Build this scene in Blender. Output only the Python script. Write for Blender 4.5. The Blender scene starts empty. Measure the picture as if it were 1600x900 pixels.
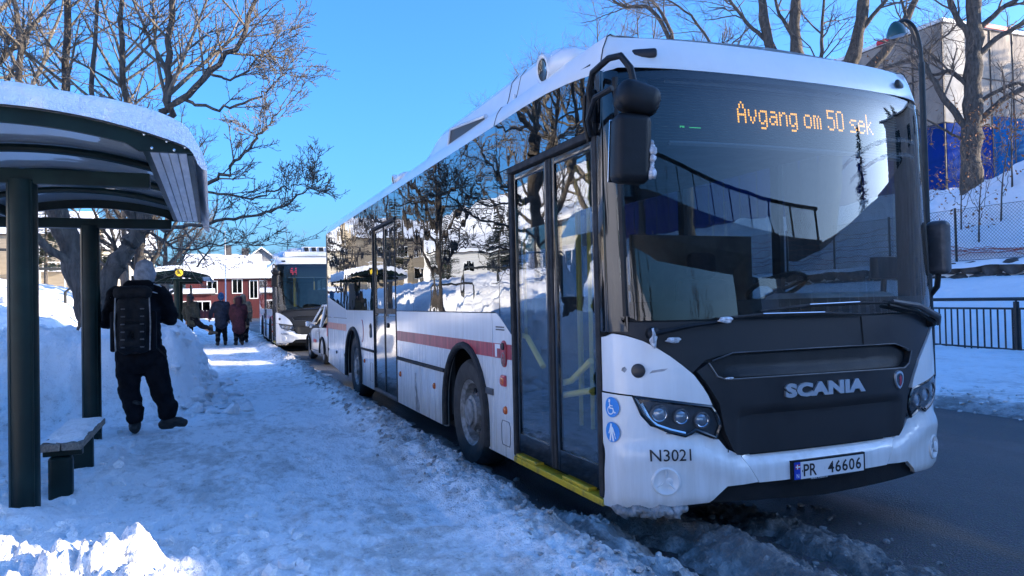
import bpy, bmesh, math, random
import numpy as np
from mathutils import Vector, Matrix
rnd = random.Random(7)
sc = bpy.context.scene
COL = sc.collection
# ---------------------------------------------------------------- camera
CAMH = 1.46
def cam_axes(yaw, pitch, roll):
    f = np.array([math.sin(yaw)*math.cos(pitch), math.cos(yaw)*math.cos(pitch), math.sin(pitch)])
    r = np.array([math.cos(yaw), -math.sin(yaw), 0.]); u = np.cross(r, f)
    return math.cos(roll)*r+math.sin(roll)*u, -math.sin(roll)*r+math.cos(roll)*u, f
_r, _u, _f = cam_axes(math.radians(22.12), math.radians(1.032), math.radians(-1.217))
cd = bpy.data.cameras.new('camera'); cam = bpy.data.objects.new('camera', cd); COL.objects.link(cam)
cd.sensor_width = 36; cd.lens = 1152.5/1600*36; cd.clip_start = .05; cd.clip_end = 2000
cam.matrix_world = Matrix(((_r[0], _u[0], -_f[0], 0), (_r[1], _u[1], -_f[1], 0), (_r[2], _u[2], -_f[2], CAMH), (0, 0, 0, 1)))
sc.camera = cam
# ---------------------------------------------------------------- sky, sun, exposure
SUN_AZ, SUN_EL = math.radians(111.5), math.radians(15)
world = bpy.data.worlds.new('World'); sc.world = world; world.use_nodes = True
wt = world.node_tree; sky = wt.nodes.new('ShaderNodeTexSky'); sky.sky_type = 'NISHITA'; sky.sun_disc = False
sky.sun_elevation = SUN_EL; sky.sun_rotation = SUN_AZ; sky.air_density = 1.15; sky.dust_density = 2.6; sky.ozone_density = 10
sky.altitude = 0
wt.links.new(sky.outputs[0], wt.nodes['Background'].inputs[0]); wt.nodes['Background'].inputs[1].default_value = .15
sd = bpy.data.lights.new('sun', 'SUN'); sun = bpy.data.objects.new('sun', sd); COL.objects.link(sun)
sd.energy = 3.7; sd.angle = math.radians(.5); sd.color = (1, .85, .66)
sv = Vector((math.sin(SUN_AZ)*math.cos(SUN_EL), math.cos(SUN_AZ)*math.cos(SUN_EL), math.sin(SUN_EL)))
sun.rotation_euler = sv.to_track_quat('Z', 'Y').to_euler(); sun.location = (30, -10, 40)
vs = sc.view_settings; vs.view_transform = 'Standard'; vs.look = 'None'; vs.gamma = 1; vs.use_curve_mapping = False; vs.exposure = 1.86
sc.cycles.max_bounces = 8; sc.cycles.transparent_max_bounces = 16; sc.cycles.caustics_reflective = True; sc.cycles.caustics_refractive = False; sc.cycles.blur_glossy = .6; sc.cycles.sample_clamp_indirect = 6

# ---------------------------------------------------------------- noise
def _h(ix, iy, s):
    n = (ix.astype(np.int64)*374761393+iy.astype(np.int64)*668265263+s*974634777) & 0x7fffffff
    n = ((n ^ (n >> 13))*1274126177) & 0x7fffffff
    return ((n ^ (n >> 16)) & 0xffff)/65535.
def vnoise(x, y, s=0):
    ix = np.floor(x); iy = np.floor(y); fx = x-ix; fy = y-iy
    fx = fx*fx*(3-2*fx); fy = fy*fy*(3-2*fy)
    a = _h(ix, iy, s); b = _h(ix+1, iy, s); c = _h(ix, iy+1, s); d = _h(ix+1, iy+1, s)
    return (a*(1-fx)+b*fx)*(1-fy)+(c*(1-fx)+d*fx)*fy
def fbm(x, y, o=4, s=0, g=.5):
    x = np.asarray(x, float); y = np.asarray(y, float)
    t = 0; a = 1; w = 0
    for i in range(o):
        t = t+a*(vnoise(x, y, s+i*17)-.5)*2; w += a; a *= g; x, y = x*1.93+.37*y+11.3, y*1.93-.37*x+4.7
    return t/w
def billow(x, y, o=3, s=0):
    t = 0; a = 1; w = 0; x = np.asarray(x, float); y = np.asarray(y, float)
    for i in range(o):
        t = t+a*(1-np.abs(vnoise(x, y, s+i*31)-.5)*2); w += a; a *= .5; x, y = x*2.1+3.1, y*2.1+7.7
    return t/w
def sstep(a, b, x):
    t = np.clip((x-a)/(b-a), 0, 1); return t*t*(3-2*t)

# ---------------------------------------------------------------- materials
MATS = {}
def nodes_of(m): return m.node_tree.nodes, m.node_tree.links
def mat(name, col=(.5, .5, .5), rough=.5, metal=0., var=0., vscale=6., bump=0., bscale=30., stretch=None, col2=None, spec=.5, coat=0., thr=(.42, .62), ior=None, bdist=.02, detail=6.):
    """procedural surface: a base colour broken by noise, optional second colour in patches, optional fine relief"""
    m = bpy.data.materials.new(name); m.use_nodes = True; N, L = nodes_of(m); b = N['Principled BSDF']
    b.inputs['Roughness'].default_value = rough; b.inputs['Metallic'].default_value = metal
    b.inputs['Specular IOR Level'].default_value = spec; b.inputs['Coat Weight'].default_value = coat
    if ior: b.inputs['IOR'].default_value = ior
    b.inputs['Base Color'].default_value = (*col, 1)
    if var or col2 or bump:
        tc = N.new('ShaderNodeTexCoord'); mp = N.new('ShaderNodeMapping'); L.new(tc.outputs['Object'], mp.inputs[0])
        if stretch: mp.inputs['Scale'].default_value = stretch
    if var or col2:
        n1 = N.new('ShaderNodeTexNoise'); n1.inputs['Scale'].default_value = vscale; n1.inputs['Detail'].default_value = detail
        n1.inputs['Roughness'].default_value = .6; L.new(mp.outputs[0], n1.inputs[0])
        r = N.new('ShaderNodeValToRGB'); L.new(n1.outputs[0], r.inputs[0])
        c2 = col2 if col2 else tuple(c*(1-var) for c in col)
        c1 = col if col2 else tuple(min(1, c*(1+var*.5)) for c in col)
        r.color_ramp.elements[0].position, r.color_ramp.elements[1].position = thr
        r.color_ramp.elements[0].color = (*c2, 1); r.color_ramp.elements[1].color = (*c1, 1)
        L.new(r.outputs[0], b.inputs['Base Color'])
        rr = N.new('ShaderNodeMapRange'); rr.inputs[3].default_value = min(1, rough+.12); rr.inputs[4].default_value = max(0.02, rough-.05)
        L.new(n1.outputs[0], rr.inputs[0]); L.new(rr.outputs[0], b.inputs['Roughness'])
    if bump:
        n2 = N.new('ShaderNodeTexNoise'); n2.inputs['Scale'].default_value = bscale; n2.inputs['Detail'].default_value = 5
        L.new(mp.outputs[0], n2.inputs[0])
        bp = N.new('ShaderNodeBump'); bp.inputs['Strength'].default_value = bump; bp.inputs['Distance'].default_value = bdist
        L.new(n2.outputs[0], bp.inputs['Height']); L.new(bp.outputs[0], b.inputs['Normal'])
    MATS[name] = m; return m
def emis(name, col, s):
    m = bpy.data.materials.new(name); m.use_nodes = True; b = m.node_tree.nodes['Principled BSDF']
    b.inputs['Base Color'].default_value = (*[c*.3 for c in col], 1); b.inputs['Emission Color'].default_value = (*col, 1); b.inputs['Emission Strength'].default_value = s
    MATS[name] = m; return m
def glass(name, tint, ior=1.55, wave=0., wscale=1.2, rough=.0, boost=0., refl=(1, 1, 1)):
    """thin pane: tinted see-through plus mirror reflection by Fresnel; wave = gentle unevenness of the sheet"""
    m = bpy.data.materials.new(name); m.use_nodes = True; N, L = nodes_of(m); N.remove(N['Principled BSDF'])
    out = N['Material Output']; tr = N.new('ShaderNodeBsdfTransparent'); tr.inputs[0].default_value = (*tint, 1)
    gl = N.new('ShaderNodeBsdfGlossy'); gl.inputs['Roughness'].default_value = rough; gl.inputs[0].default_value = (*refl, 1)
    fr = N.new('ShaderNodeFresnel'); ge = N.new('ShaderNodeNewGeometry'); io = N.new('ShaderNodeMapRange'); io.inputs[3].default_value = ior; io.inputs[4].default_value = 1/ior; L.new(ge.outputs['Backfacing'], io.inputs[0]); L.new(io.outputs[0], fr.inputs[0])
    mx = N.new('ShaderNodeMixShader'); fac = fr.outputs[0]
    if boost:
        ad = N.new('ShaderNodeMath'); ad.operation = 'MULTIPLY_ADD'; ad.inputs[1].default_value = 1-boost; ad.inputs[2].default_value = boost
        L.new(fac, ad.inputs[0]); fac = ad.outputs[0]
    L.new(fac, mx.inputs[0]); L.new(tr.outputs[0], mx.inputs[1]); L.new(gl.outputs[0], mx.inputs[2]); L.new(mx.outputs[0], out.inputs[0])
    if wave:
        tc = N.new('ShaderNodeTexCoord'); n2 = N.new('ShaderNodeTexNoise'); n2.inputs['Scale'].default_value = wscale; n2.inputs['Detail'].default_value = 1.5
        L.new(tc.outputs['Object'], n2.inputs[0]); bp = N.new('ShaderNodeBump'); bp.inputs['Strength'].default_value = 1; bp.inputs['Distance'].default_value = wave
        L.new(n2.outputs[0], bp.inputs['Height']); L.new(bp.outputs[0], gl.inputs['Normal'])
    MATS[name] = m; return m

def bus_paint(nm, amt):
    """white coachwork with salt streaks running down and grime along the bottom edge"""
    m = bpy.data.materials.new(nm); m.use_nodes = True; N, L = nodes_of(m); b = N['Principled BSDF']
    tc = N.new('ShaderNodeTexCoord'); mp = N.new('ShaderNodeMapping'); mp.inputs['Scale'].default_value = (5, 5, .35); L.new(tc.outputs['Object'], mp.inputs[0])
    n1 = N.new('ShaderNodeTexNoise'); n1.inputs['Scale'].default_value = 3.2; n1.inputs['Detail'].default_value = 8; n1.inputs['Roughness'].default_value = .65; L.new(mp.outputs[0], n1.inputs[0])
    sx = N.new('ShaderNodeSeparateXYZ'); L.new(tc.outputs['Object'], sx.inputs[0])
    g = N.new('ShaderNodeMapRange'); g.inputs[1].default_value = .2; g.inputs[2].default_value = 1.3; g.inputs[3].default_value = amt; g.inputs[4].default_value = amt*.13; L.new(sx.outputs[2], g.inputs[0])
    st = N.new('ShaderNodeMapRange'); st.inputs[1].default_value = .38; st.inputs[2].default_value = .66; L.new(n1.outputs[0], st.inputs[0])
    mu = N.new('ShaderNodeMath'); mu.operation = 'MULTIPLY'; L.new(g.outputs[0], mu.inputs[0]); L.new(st.outputs[0], mu.inputs[1])
    n3 = N.new('ShaderNodeTexNoise'); n3.inputs['Scale'].default_value = 5; n3.inputs['Detail'].default_value = 6; L.new(tc.outputs['Object'], n3.inputs[0])
    mx = N.new('ShaderNodeMixRGB'); mx.inputs[1].default_value = (.75, .76, .765, 1); mx.inputs[2].default_value = (.33, .31, .27, 1); L.new(mu.outputs[0], mx.inputs[0])
    mx2 = N.new('ShaderNodeMixRGB'); mx2.blend_type = 'MULTIPLY'; mx2.inputs[0].default_value = .10; L.new(mx.outputs[0], mx2.inputs[1]); L.new(n3.outputs[0], mx2.inputs[2])
    L.new(mx2.outputs[0], b.inputs['Base Color'])
    rg = N.new('ShaderNodeMapRange'); rg.inputs[3].default_value = .16; rg.inputs[4].default_value = .6; L.new(mu.outputs[0], rg.inputs[0]); L.new(rg.outputs[0], b.inputs['Roughness'])
    b.inputs['Coat Weight'].default_value = .25; b.inputs['Coat Roughness'].default_value = .1
    MATS[nm] = m; return m
bus_paint('bus_white', .92); bus_paint('front_white', .34)
mat('stripe_red', (.42, .045, .06), .3, var=.35, vscale=3, stretch=(6, 6, .5))
mat('black_plastic', (.007, .008, .010), .46, spec=.3, var=.3, vscale=9, bump=.08, bscale=120)
mat('grille_black', (.009, .010, .013), .38, spec=.3, var=.5, vscale=2.2, col2=(.022, .023, .026), thr=(.5, .75))
mat('gloss_black', (.006, .007, .009), .06, coat=.6, var=.2, vscale=3)
mat('rubber', (.02, .02, .021), .75, var=.4, vscale=14, bump=.2, bscale=60)
mat('tyre', (.022, .022, .023), .85, col2=(.06, .058, .055), vscale=9, thr=(.35, .75), bump=.3, bscale=40)
mat('rim_grey', (.34, .34, .345), .5, metal=.2, col2=(.15, .145, .135), vscale=13, thr=(.4, .65))
mat('underbody', (.012, .012, .012), .9, var=.3)
mat('chrome', (.62, .63, .65), .14, metal=1)
mat('silver_letters', (.62, .64, .67), .28, metal=.85)
mat('lamp_body', (.07, .075, .085), .35, var=.3, vscale=12)
mat('lamp_lens', (.35, .38, .42), .08, coat=1, spec=.8, metal=.55)
mat('orange_lens', (.55, .10, .012), .15, coat=.6)
mat('yellow_paint', (.62, .43, .03), .4, col2=(.22, .17, .06), vscale=10, thr=(.3, .5))
mat('yellow_pole', (.78, .56, .07), .3)
mat('seat_dark', (.018, .02, .03), .8, var=.3)
mat('bark_shaded', (.060, .048, .040), .9, col2=(.03, .026, .022), vscale=7, bump=.8, bscale=16, bdist=.05)  # bark with shade put into its colour, for the slim tree
mat('plaster_pale', (.55, .53, .50), .85, var=.15, vscale=1.5)
mat('interior_grey', (.07, .072, .075), .7, var=.2)
mat('interior_light', (.14, .16, .18), .6)
mat('dash_grey', (.24, .27, .28), .55, var=.2, vscale=8)
mat('sticker_blue', (.015, .22, .62), .35)
mat('sticker_white', (.75, .78, .80), .4)
mat('print_black', (.012, .012, .016), .4)
mat('plate_white', (.68, .69, .70), .35, col2=(.45, .44, .42), vscale=16, thr=(.25, .42))
mat('plate_blue', (.01, .05, .42), .35)
mat('flag_red', (.45, .03, .05), .4)
mat('ice_dirty', (.36, .36, .37), .5, col2=(.14, .13, .12), vscale=11, thr=(.35, .6), bump=.5, bscale=25)
mat('icy_crust', (.70, .73, .78), .35, col2=(.35, .36, .38), vscale=30, bump=.6, bscale=50)
mat('display_panel', (.008, .010, .013), .5)
mat('display_slat', (.05, .062, .07), .5)
emis('led_amber', (1, .41, .0), .72)
emis('led_red', (1, .05, .10), .45)
emis('led_green', (.1, .9, .25), .25)
glass('windshield_glass', (.56, .63, .64), 1.60, wave=.0006, wscale=1.6)
glass('door_glass', (.86, .90, .92), 1.6, wave=.0006, wscale=2.5, boost=.06)
glass('tinted_glass', (.16, .18, .19), 1.8, wave=.0022, wscale=2.4, boost=.22, refl=(.86, .90, .94))
glass('far_glass', (.52, .56, .57), 1.5)
glass('house_glass', (.10, .12, .14), 1.5, wave=.002)
glass('lens_cover', (.82, .86, .9), 1.45)
mat('shelter_green', (.006, .019, .017), .36, spec=.22, var=.3, vscale=4)
mat('aluminium', (.66, .69, .72), .30, metal=.35, col2=(.50, .53, .56), vscale=5, stretch=(3, .5, 3))
glass('roof_sheet', (.62, .66, .68), 1.5, rough=.06, wave=.003, wscale=4)
mat('wood_grey', (.26, .215, .175), .8, col2=(.13, .11, .092), vscale=5, stretch=(12, 1.2, 12), thr=(.35, .6), bump=.5, bscale=12)
mat('bark', (.125, .104, .086), .9, col2=(.052, .045, .039), vscale=7, stretch=(2, 2, .6), thr=(.35, .62), bump=.9, bscale=16, bdist=.05)
mat('bark_pale', (.21, .175, .135), .85, col2=(.10, .085, .068), vscale=9, stretch=(2, 2, .7), thr=(.32, .6), bump=.8, bscale=20, bdist=.04)
mat('twig', (.150, .122, .100), .85, var=.35, vscale=4)
mat('dry_leaf', (.34, .15, .06), .8, var=.4, vscale=5)
mat('needles', (.035, .060, .028), .8, var=.4, vscale=1.5)
mat('cloth_black', (.006, .007, .010), .85, spec=.15, var=.4, vscale=9, bump=.5, bscale=26)
mat('cloth_navy', (.014, .020, .040), .75, var=.4, vscale=9, bump=.5, bscale=26)
mat('cloth_pack', (.010, .011, .013), .7, spec=.2, var=.3, vscale=12, bump=.4, bscale=40)
mat('cloth_maroon', (.055, .010, .020), .8, var=.4, vscale=9, bump=.5, bscale=26)
mat('cloth_green', (.020, .024, .018), .8, var=.4, vscale=9, bump=.5, bscale=26)
mat('cloth_beige', (.30, .23, .15), .8, var=.3, vscale=9, bump=.5, bscale=26)
mat('knit_grey', (.30, .34, .40), .9, var=.3, vscale=14, bump=.7, bscale=60)
mat('knit_blue', (.02, .10, .24), .9, var=.3, vscale=14, bump=.7, bscale=60)
mat('fur', (.20, .14, .09), .95, var=.5, vscale=20, bump=.8, bscale=40)
mat('skin', (.42, .26, .19), .55, var=.15)
mat('hair_dark', (.03, .02, .015), .7, var=.3, stretch=(8, 8, 1))
mat('reflective_tape', (.62, .65, .70), .3, metal=.3)
mat('boot', (.012, .011, .010), .55, var=.4, vscale=10)
mat('car_white', (.74, .76, .78), .18, coat=.6, col2=(.48, .48, .47), vscale=2.2, thr=(.28, .5))
mat('fence_black', (.010, .013, .014), .45, var=.3, vscale=12)
mat('stone_dark', (.10, .095, .09), .85, col2=(.05, .048, .046), vscale=3, bump=.9, bscale=7, bdist=.06)
mat('wire', (.05, .055, .06), .5, metal=.5)
mat('net_orange', (.55, .10, .03), .7, var=.3)
mat('tarp_grey', (.34, .28, .225), .8, col2=(.24, .20, .165), vscale=.9, stretch=(1, 1, .5), thr=(.4, .6), bump=.5, bscale=1.8, bdist=.12)
mat('tarp_blue', (.007, .036, .165), .9, spec=.08, col2=(.006, .035, .22), vscale=.8, bump=.5, bscale=1.5, bdist=.15)
mat('tarp_cyan', (.010, .10, .27), .9, spec=.08, var=.3, vscale=.9)
mat('tarp_white', (.46, .43, .38), .9, spec=.1, var=.2, vscale=1)
mat('banner_red', (.55, .02, .03), .6)
mat('scaffold', (.10, .085, .075), .6, metal=.4)
mat('clad_beige', (.36, .29, .20), .8, var=.15, vscale=2, stretch=(.3, .3, 8))
mat('clad_cream', (.60, .53, .41), .8, var=.12, vscale=2, stretch=(.3, .3, 8))
mat('clad_white', (.68, .66, .62), .8, var=.12, vscale=2, stretch=(.3, .3, 8))
mat('clad_red', (.080, .011, .013), .8, var=.25, vscale=2, stretch=(8, 8, .4))
mat('clad_brown', (.20, .105, .045), .8, var=.25, vscale=2, stretch=(8, 8, .4))
mat('clad_dark', (.06, .045, .038), .8, var=.25, vscale=2, stretch=(8, 8, .4))
mat('trim_white', (.74, .73, .71), .6)
mat('brick_dark', (.085, .075, .07), .85, var=.3, vscale=6)
mat('concrete', (.22, .215, .21), .85, var=.3, vscale=1.2, bump=.4, bscale=8)
mat('lamp_green', (.018, .060, .055), .35, coat=.3)
mat('lamp_glass', (.55, .60, .62), .3)
mat('sign_yellow', (.80, .56, .03), .4)

# ---------------------------------------------------------------- mesh helpers
def link(name, me, m=None, parent=None, smooth=True, angle=35):
    o = bpy.data.objects.new(name, me); COL.objects.link(o)
    if m is not None:
        for k in (m if isinstance(m, (list, tuple)) else [m]): me.materials.append(MATS[k])
    if smooth and len(me.polygons):
        me.shade_smooth(); me.set_sharp_from_angle(angle=math.radians(angle))
    if parent is not None: o.parent = parent
    return o
def tag(o, label=None, cat=None, group=None, kind=None):
    if label: o['label'] = label
    if cat: o['category'] = cat
    if group: o['group'] = group
    if kind: o['kind'] = kind
    return o
def thing(name, label, cat, loc=(0, 0, 0), rz=0, group=None):
    o = bpy.data.objects.new(name, None); COL.objects.link(o); o.location = loc; o.rotation_euler = (0, 0, rz); o.empty_display_size = .1
    return tag(o, label, cat, group)
def copy_tree(o, parent=None):
    c = o.copy(); COL.objects.link(c); c.parent = parent
    for ch in o.children: copy_tree(ch, c)
    return c
class MB:
    """collects simple solids and links them as one mesh"""
    def __init__(s): s.v = []; s.f = []; s.mi = []; s.k = 0; s.wn = False
    def add(s, vs, fs, mi=0):
        b = len(s.v); s.v.extend([tuple(map(float, p)) for p in vs]); s.f.extend([tuple(i+b for i in f) for f in fs]); s.mi.extend([mi]*len(fs)); return s
    def box(s, a, b, mi=0, M=None):
        x0, y0, z0 = a; x1, y1, z1 = b
        p = [(x0, y0, z0), (x1, y0, z0), (x1, y1, z0), (x0, y1, z0), (x0, y0, z1), (x1, y0, z1), (x1, y1, z1), (x0, y1, z1)]
        if M is not None: p = [tuple(M @ Vector(q)) for q in p]
        return s.add(p, [(0, 3, 2, 1), (4, 5, 6, 7), (0, 1, 5, 4), (1, 2, 6, 5), (2, 3, 7, 6), (3, 0, 4, 7)], mi)
    def rbox(s, a, b, r=.02, n=2, mi=0, M=None):
        """box with rounded edges"""
        s.wn = True; bm = bmesh.new(); bmesh.ops.create_cube(bm, size=1)
        a = np.array(a, float); b = np.array(b, float)
        for v in bm.verts: v.co = Vector(a+(np.array(v.co)+.5)*(b-a))
        bmesh.ops.bevel(bm, geom=list(bm.edges), offset=min(r, .49*min(b-a)), segments=n, affect='EDGES', profile=.5)
        bm.verts.index_update()
        s.add([tuple(M @ v.co) if M is not None else tuple(v.co) for v in bm.verts], [[v.index for v in f.verts] for f in bm.faces], mi); bm.free(); return s
    def tube(s, pts, r, n=8, mi=0, caps=True, flat=1.):
        pts = [np.array(p, float) for p in pts]; m = len(pts); rr = r if hasattr(r, '__len__') else [r]*m
        ring = []; up = None
        for i in range(m):
            t = pts[min(i+1, m-1)]-pts[max(i-1, 0)]; L = np.linalg.norm(t); t = t/(L if L > 1e-9 else 1)
            if up is None:
                up = np.cross(t, [0, 0, 1.]) if abs(t[2]) < .95 else np.cross(t, [0, 1., 0])
            up = up-t*np.dot(up, t); up /= np.linalg.norm(up); w = np.cross(t, up)
            ring.append([pts[i]+rr[i]*(math.cos(2*math.pi*k/n)*up+flat*math.sin(2*math.pi*k/n)*w) for k in range(n)])
        vs = [p for R in ring for p in R]
        fs = [(i*n+k, i*n+(k+1) % n, (i+1)*n+(k+1) % n, (i+1)*n+k) for i in range(m-1) for k in range(n)]
        if caps: fs += [tuple(range(n))[::-1], tuple((m-1)*n+k for k in range(n))]
        return s.add(vs, fs, mi)
    def lathe(s, prof, n=24, M=None, mi=0, a0=0., a1=2*math.pi):
        """prof = [(r, h)], turned about local Z"""
        full = abs(a1-a0-2*math.pi) < 1e-6; k = n if full else n+1; vs = []
        for r, h in prof:
            for i in range(k):
                a = a0+(a1-a0)*i/n; p = Vector((r*math.cos(a), r*math.sin(a), h)); vs.append(tuple(M @ p) if M is not None else tuple(p))
        fs = [(j*k+i, j*k+(i+1) % k, (j+1)*k+(i+1) % k, (j+1)*k+i) for j in range(len(prof)-1) for i in range(n)]
        return s.add(vs, fs, mi)
    def prism(s, poly, axis, a, b, mi=0):
        """poly of (p,q) extruded along axis from a to b; axis x: (y,z)  y: (x,z)  z: (x,y)"""
        def P(p, q, t): return (t, p, q) if axis == 'x' else (p, t, q) if axis == 'y' else (p, q, t)
        n = len(poly); vs = [P(p, q, a) for p, q in poly]+[P(p, q, b) for p, q in poly]
        return s.add(vs, [tuple(range(n))[::-1], tuple(range(n, 2*n))]+[(i, (i+1) % n, n+(i+1) % n, n+i) for i in range(n)], mi)
    def blob(s, c, r, sub=1, amp=.25, seed=0, mi=0):
        bm = bmesh.new(); bmesh.ops.create_icosphere(bm, subdivisions=sub, radius=1); rr = random.Random(seed); r = r if hasattr(r, '__len__') else (r, r, r)
        ph = [rr.uniform(0, 6.28) for _ in range(6)]
        vs = []
        for v in bm.verts:
            p = v.co; d = 1+amp*(math.sin(2.3*p.x+ph[0])*math.sin(2.9*p.y+ph[1])+.6*math.sin(4.7*p.z+ph[2]+2*p.x)+.4*math.sin(6.1*p.y+ph[3]+3*p.z))+rr.uniform(-amp, amp)*.35
            vs.append((c[0]+p.x*d*r[0], c[1]+p.y*d*r[1], c[2]+p.z*d*r[2]))
        s.add(vs, [[v.index for v in f.verts] for f in bm.faces], mi); bm.free(); return s
    def build(s, name, m, parent=None, smooth=True, angle=35, bevel=0, recalc=True):
        me = bpy.data.meshes.new(name); me.from_pydata(s.v, [], s.f)
        if any(s.mi): me.polygons.foreach_set('material_index', s.mi)
        if recalc or bevel:
            bm = bmesh.new(); bm.from_mesh(me)
            bmesh.ops.recalc_face_normals(bm, faces=bm.faces)
            if bevel:
                es = [e for e in bm.edges if len(e.link_faces) == 2 and e.calc_face_angle(0) > .6]
                bmesh.ops.bevel(bm, geom=es, offset=bevel, segments=2, affect='EDGES', profile=.5, clamp_overlap=True)
            bm.to_mesh(me); bm.free()
        o = link(name, me, m, parent, smooth, angle)
        if smooth and (s.wn or bevel): w = o.modifiers.new('face_normals', 'WEIGHTED_NORMAL'); w.keep_sharp = True
        return o
def text_mesh(txt, size, ext=.001, off=0., shear=0., space=1., align='LEFT'):
    """flat lettering as vertices and faces in the XY plane"""
    cu = bpy.data.curves.new('lettering', 'FONT'); cu.body = txt; cu.size = size; cu.extrude = ext; cu.offset = off; cu.shear = shear; cu.space_character = space; cu.align_x = align; cu.resolution_u = 3
    o = bpy.data.objects.new('lettering', cu); COL.objects.link(o)
    dg = bpy.context.evaluated_depsgraph_get(); me = o.evaluated_get(dg).to_mesh()
    vs = [tuple(v.co) for v in me.vertices]; fs = [tuple(p.vertices) for p in me.polygons]
    o.evaluated_get(dg).to_mesh_clear(); bpy.data.objects.remove(o); bpy.data.curves.remove(cu)
    return vs, fs
def fit_text(txt, w, h, ext=.001, off=0., space=1.):
    vs, fs = text_mesh(txt, 1, ext, off, 0, space); a = np.array(vs); mn = a.min(0); mx = a.max(0)
    a[:, 0] = (a[:, 0]-mn[0])/(mx[0]-mn[0])*w; a[:, 1] = (a[:, 1]-mn[1])/(mx[1]-mn[1])*h
    return a, fs
# ================================================================ GROUND
def snow_material():
    m = bpy.data.materials.new('snow'); m.use_nodes = True; N, L = nodes_of(m); b = N['Principled BSDF']
    tc = N.new('ShaderNodeTexCoord'); at = N.new('ShaderNodeAttribute'); at.attribute_name = 'wear'
    def noise(s, d, r=.6, src=tc.outputs['Object']):
        n = N.new('ShaderNodeTexNoise'); n.inputs['Scale'].default_value = s; n.inputs['Detail'].default_value = d; n.inputs['Roughness'].default_value = r; L.new(src, n.inputs[0]); return n.outputs[0]
    def ramp(x, a, c):
        g = N.new('ShaderNodeMapRange'); g.inputs[1].default_value = a; g.inputs[2].default_value = c; L.new(x, g.inputs[0]); return g.outputs[0]
    def math_(op, a, c):
        k = N.new('ShaderNodeMath'); k.operation = op
        for i, q in enumerate((a, c)):
            if isinstance(q, (int, float)): k.inputs[i].default_value = q
            else: L.new(q, k.inputs[i])
        return k.outputs[0]
    mp = N.new('ShaderNodeMapping'); mp.inputs['Scale'].default_value = (1, .55, 1); L.new(tc.outputs['Object'], mp.inputs[0])
    big = noise(1.6, 7, .68, mp.outputs[0]); fine = noise(11, 6, .65, mp.outputs[0]); grit = noise(55, 3)
    # trodden grey patches grow with wear
    w = at.outputs['Fac']
    tread = math_('MULTIPLY', ramp(math_('ADD', math_('MULTIPLY', big, .8), math_('MULTIPLY', fine, .6)), .66, .84), math_('MULTIPLY', w, 1.6))
    c1 = N.new('ShaderNodeMixRGB'); c1.inputs[1].default_value = (.93, .93, .94, 1); c1.inputs[2].default_value = (.93, .925, .92, 1); L.new(math_('MINIMUM', math_('MULTIPLY', w, 1.2), 1.), c1.inputs[0])
    c2 = N.new('ShaderNodeMixRGB'); c2.inputs[2].default_value = (.50, .475, .45, 1); L.new(c1.outputs[0], c2.inputs[1]); L.new(math_('MINIMUM', tread, .74), c2.inputs[0])
    c3 = N.new('ShaderNodeMixRGB'); c3.inputs[2].default_value = (.10, .088, .078, 1); L.new(c2.outputs[0], c3.inputs[1])
    sp = math_('MULTIPLY', ramp(math_('MULTIPLY', fine, grit), .315, .40), math_('MULTIPLY', w, .8)); 
    sl = ramp(math_('ADD', w, math_('MULTIPLY', fine, .5)), .95, 1.55)
    L.new(math_('MINIMUM', math_('MAXIMUM', sp, sl), .9), c3.inputs[0])
    L.new(c3.outputs[0], b.inputs['Base Color'])
    rg = N.new('ShaderNodeMapRange'); rg.inputs[3].default_value = .75; rg.inputs[4].default_value = .42; L.new(w, rg.inputs[0]); L.new(rg.outputs[0], b.inputs['Roughness'])
    b.inputs['Specular IOR Level'].default_value = .35
    hh = math_('ADD', math_('MULTIPLY', fine, 1.), math_('MULTIPLY', grit, .35)); hh = math_('ADD', hh, math_('MULTIPLY', big, 1.2))
    bp = N.new('ShaderNodeBump'); bp.inputs['Strength'].default_value = .85; bp.inputs['Distance'].default_value = .055; L.new(hh, bp.inputs['Height']); L.new(bp.outputs[0], b.inputs['Normal'])
    MATS['snow'] = m
snow_material()
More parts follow.
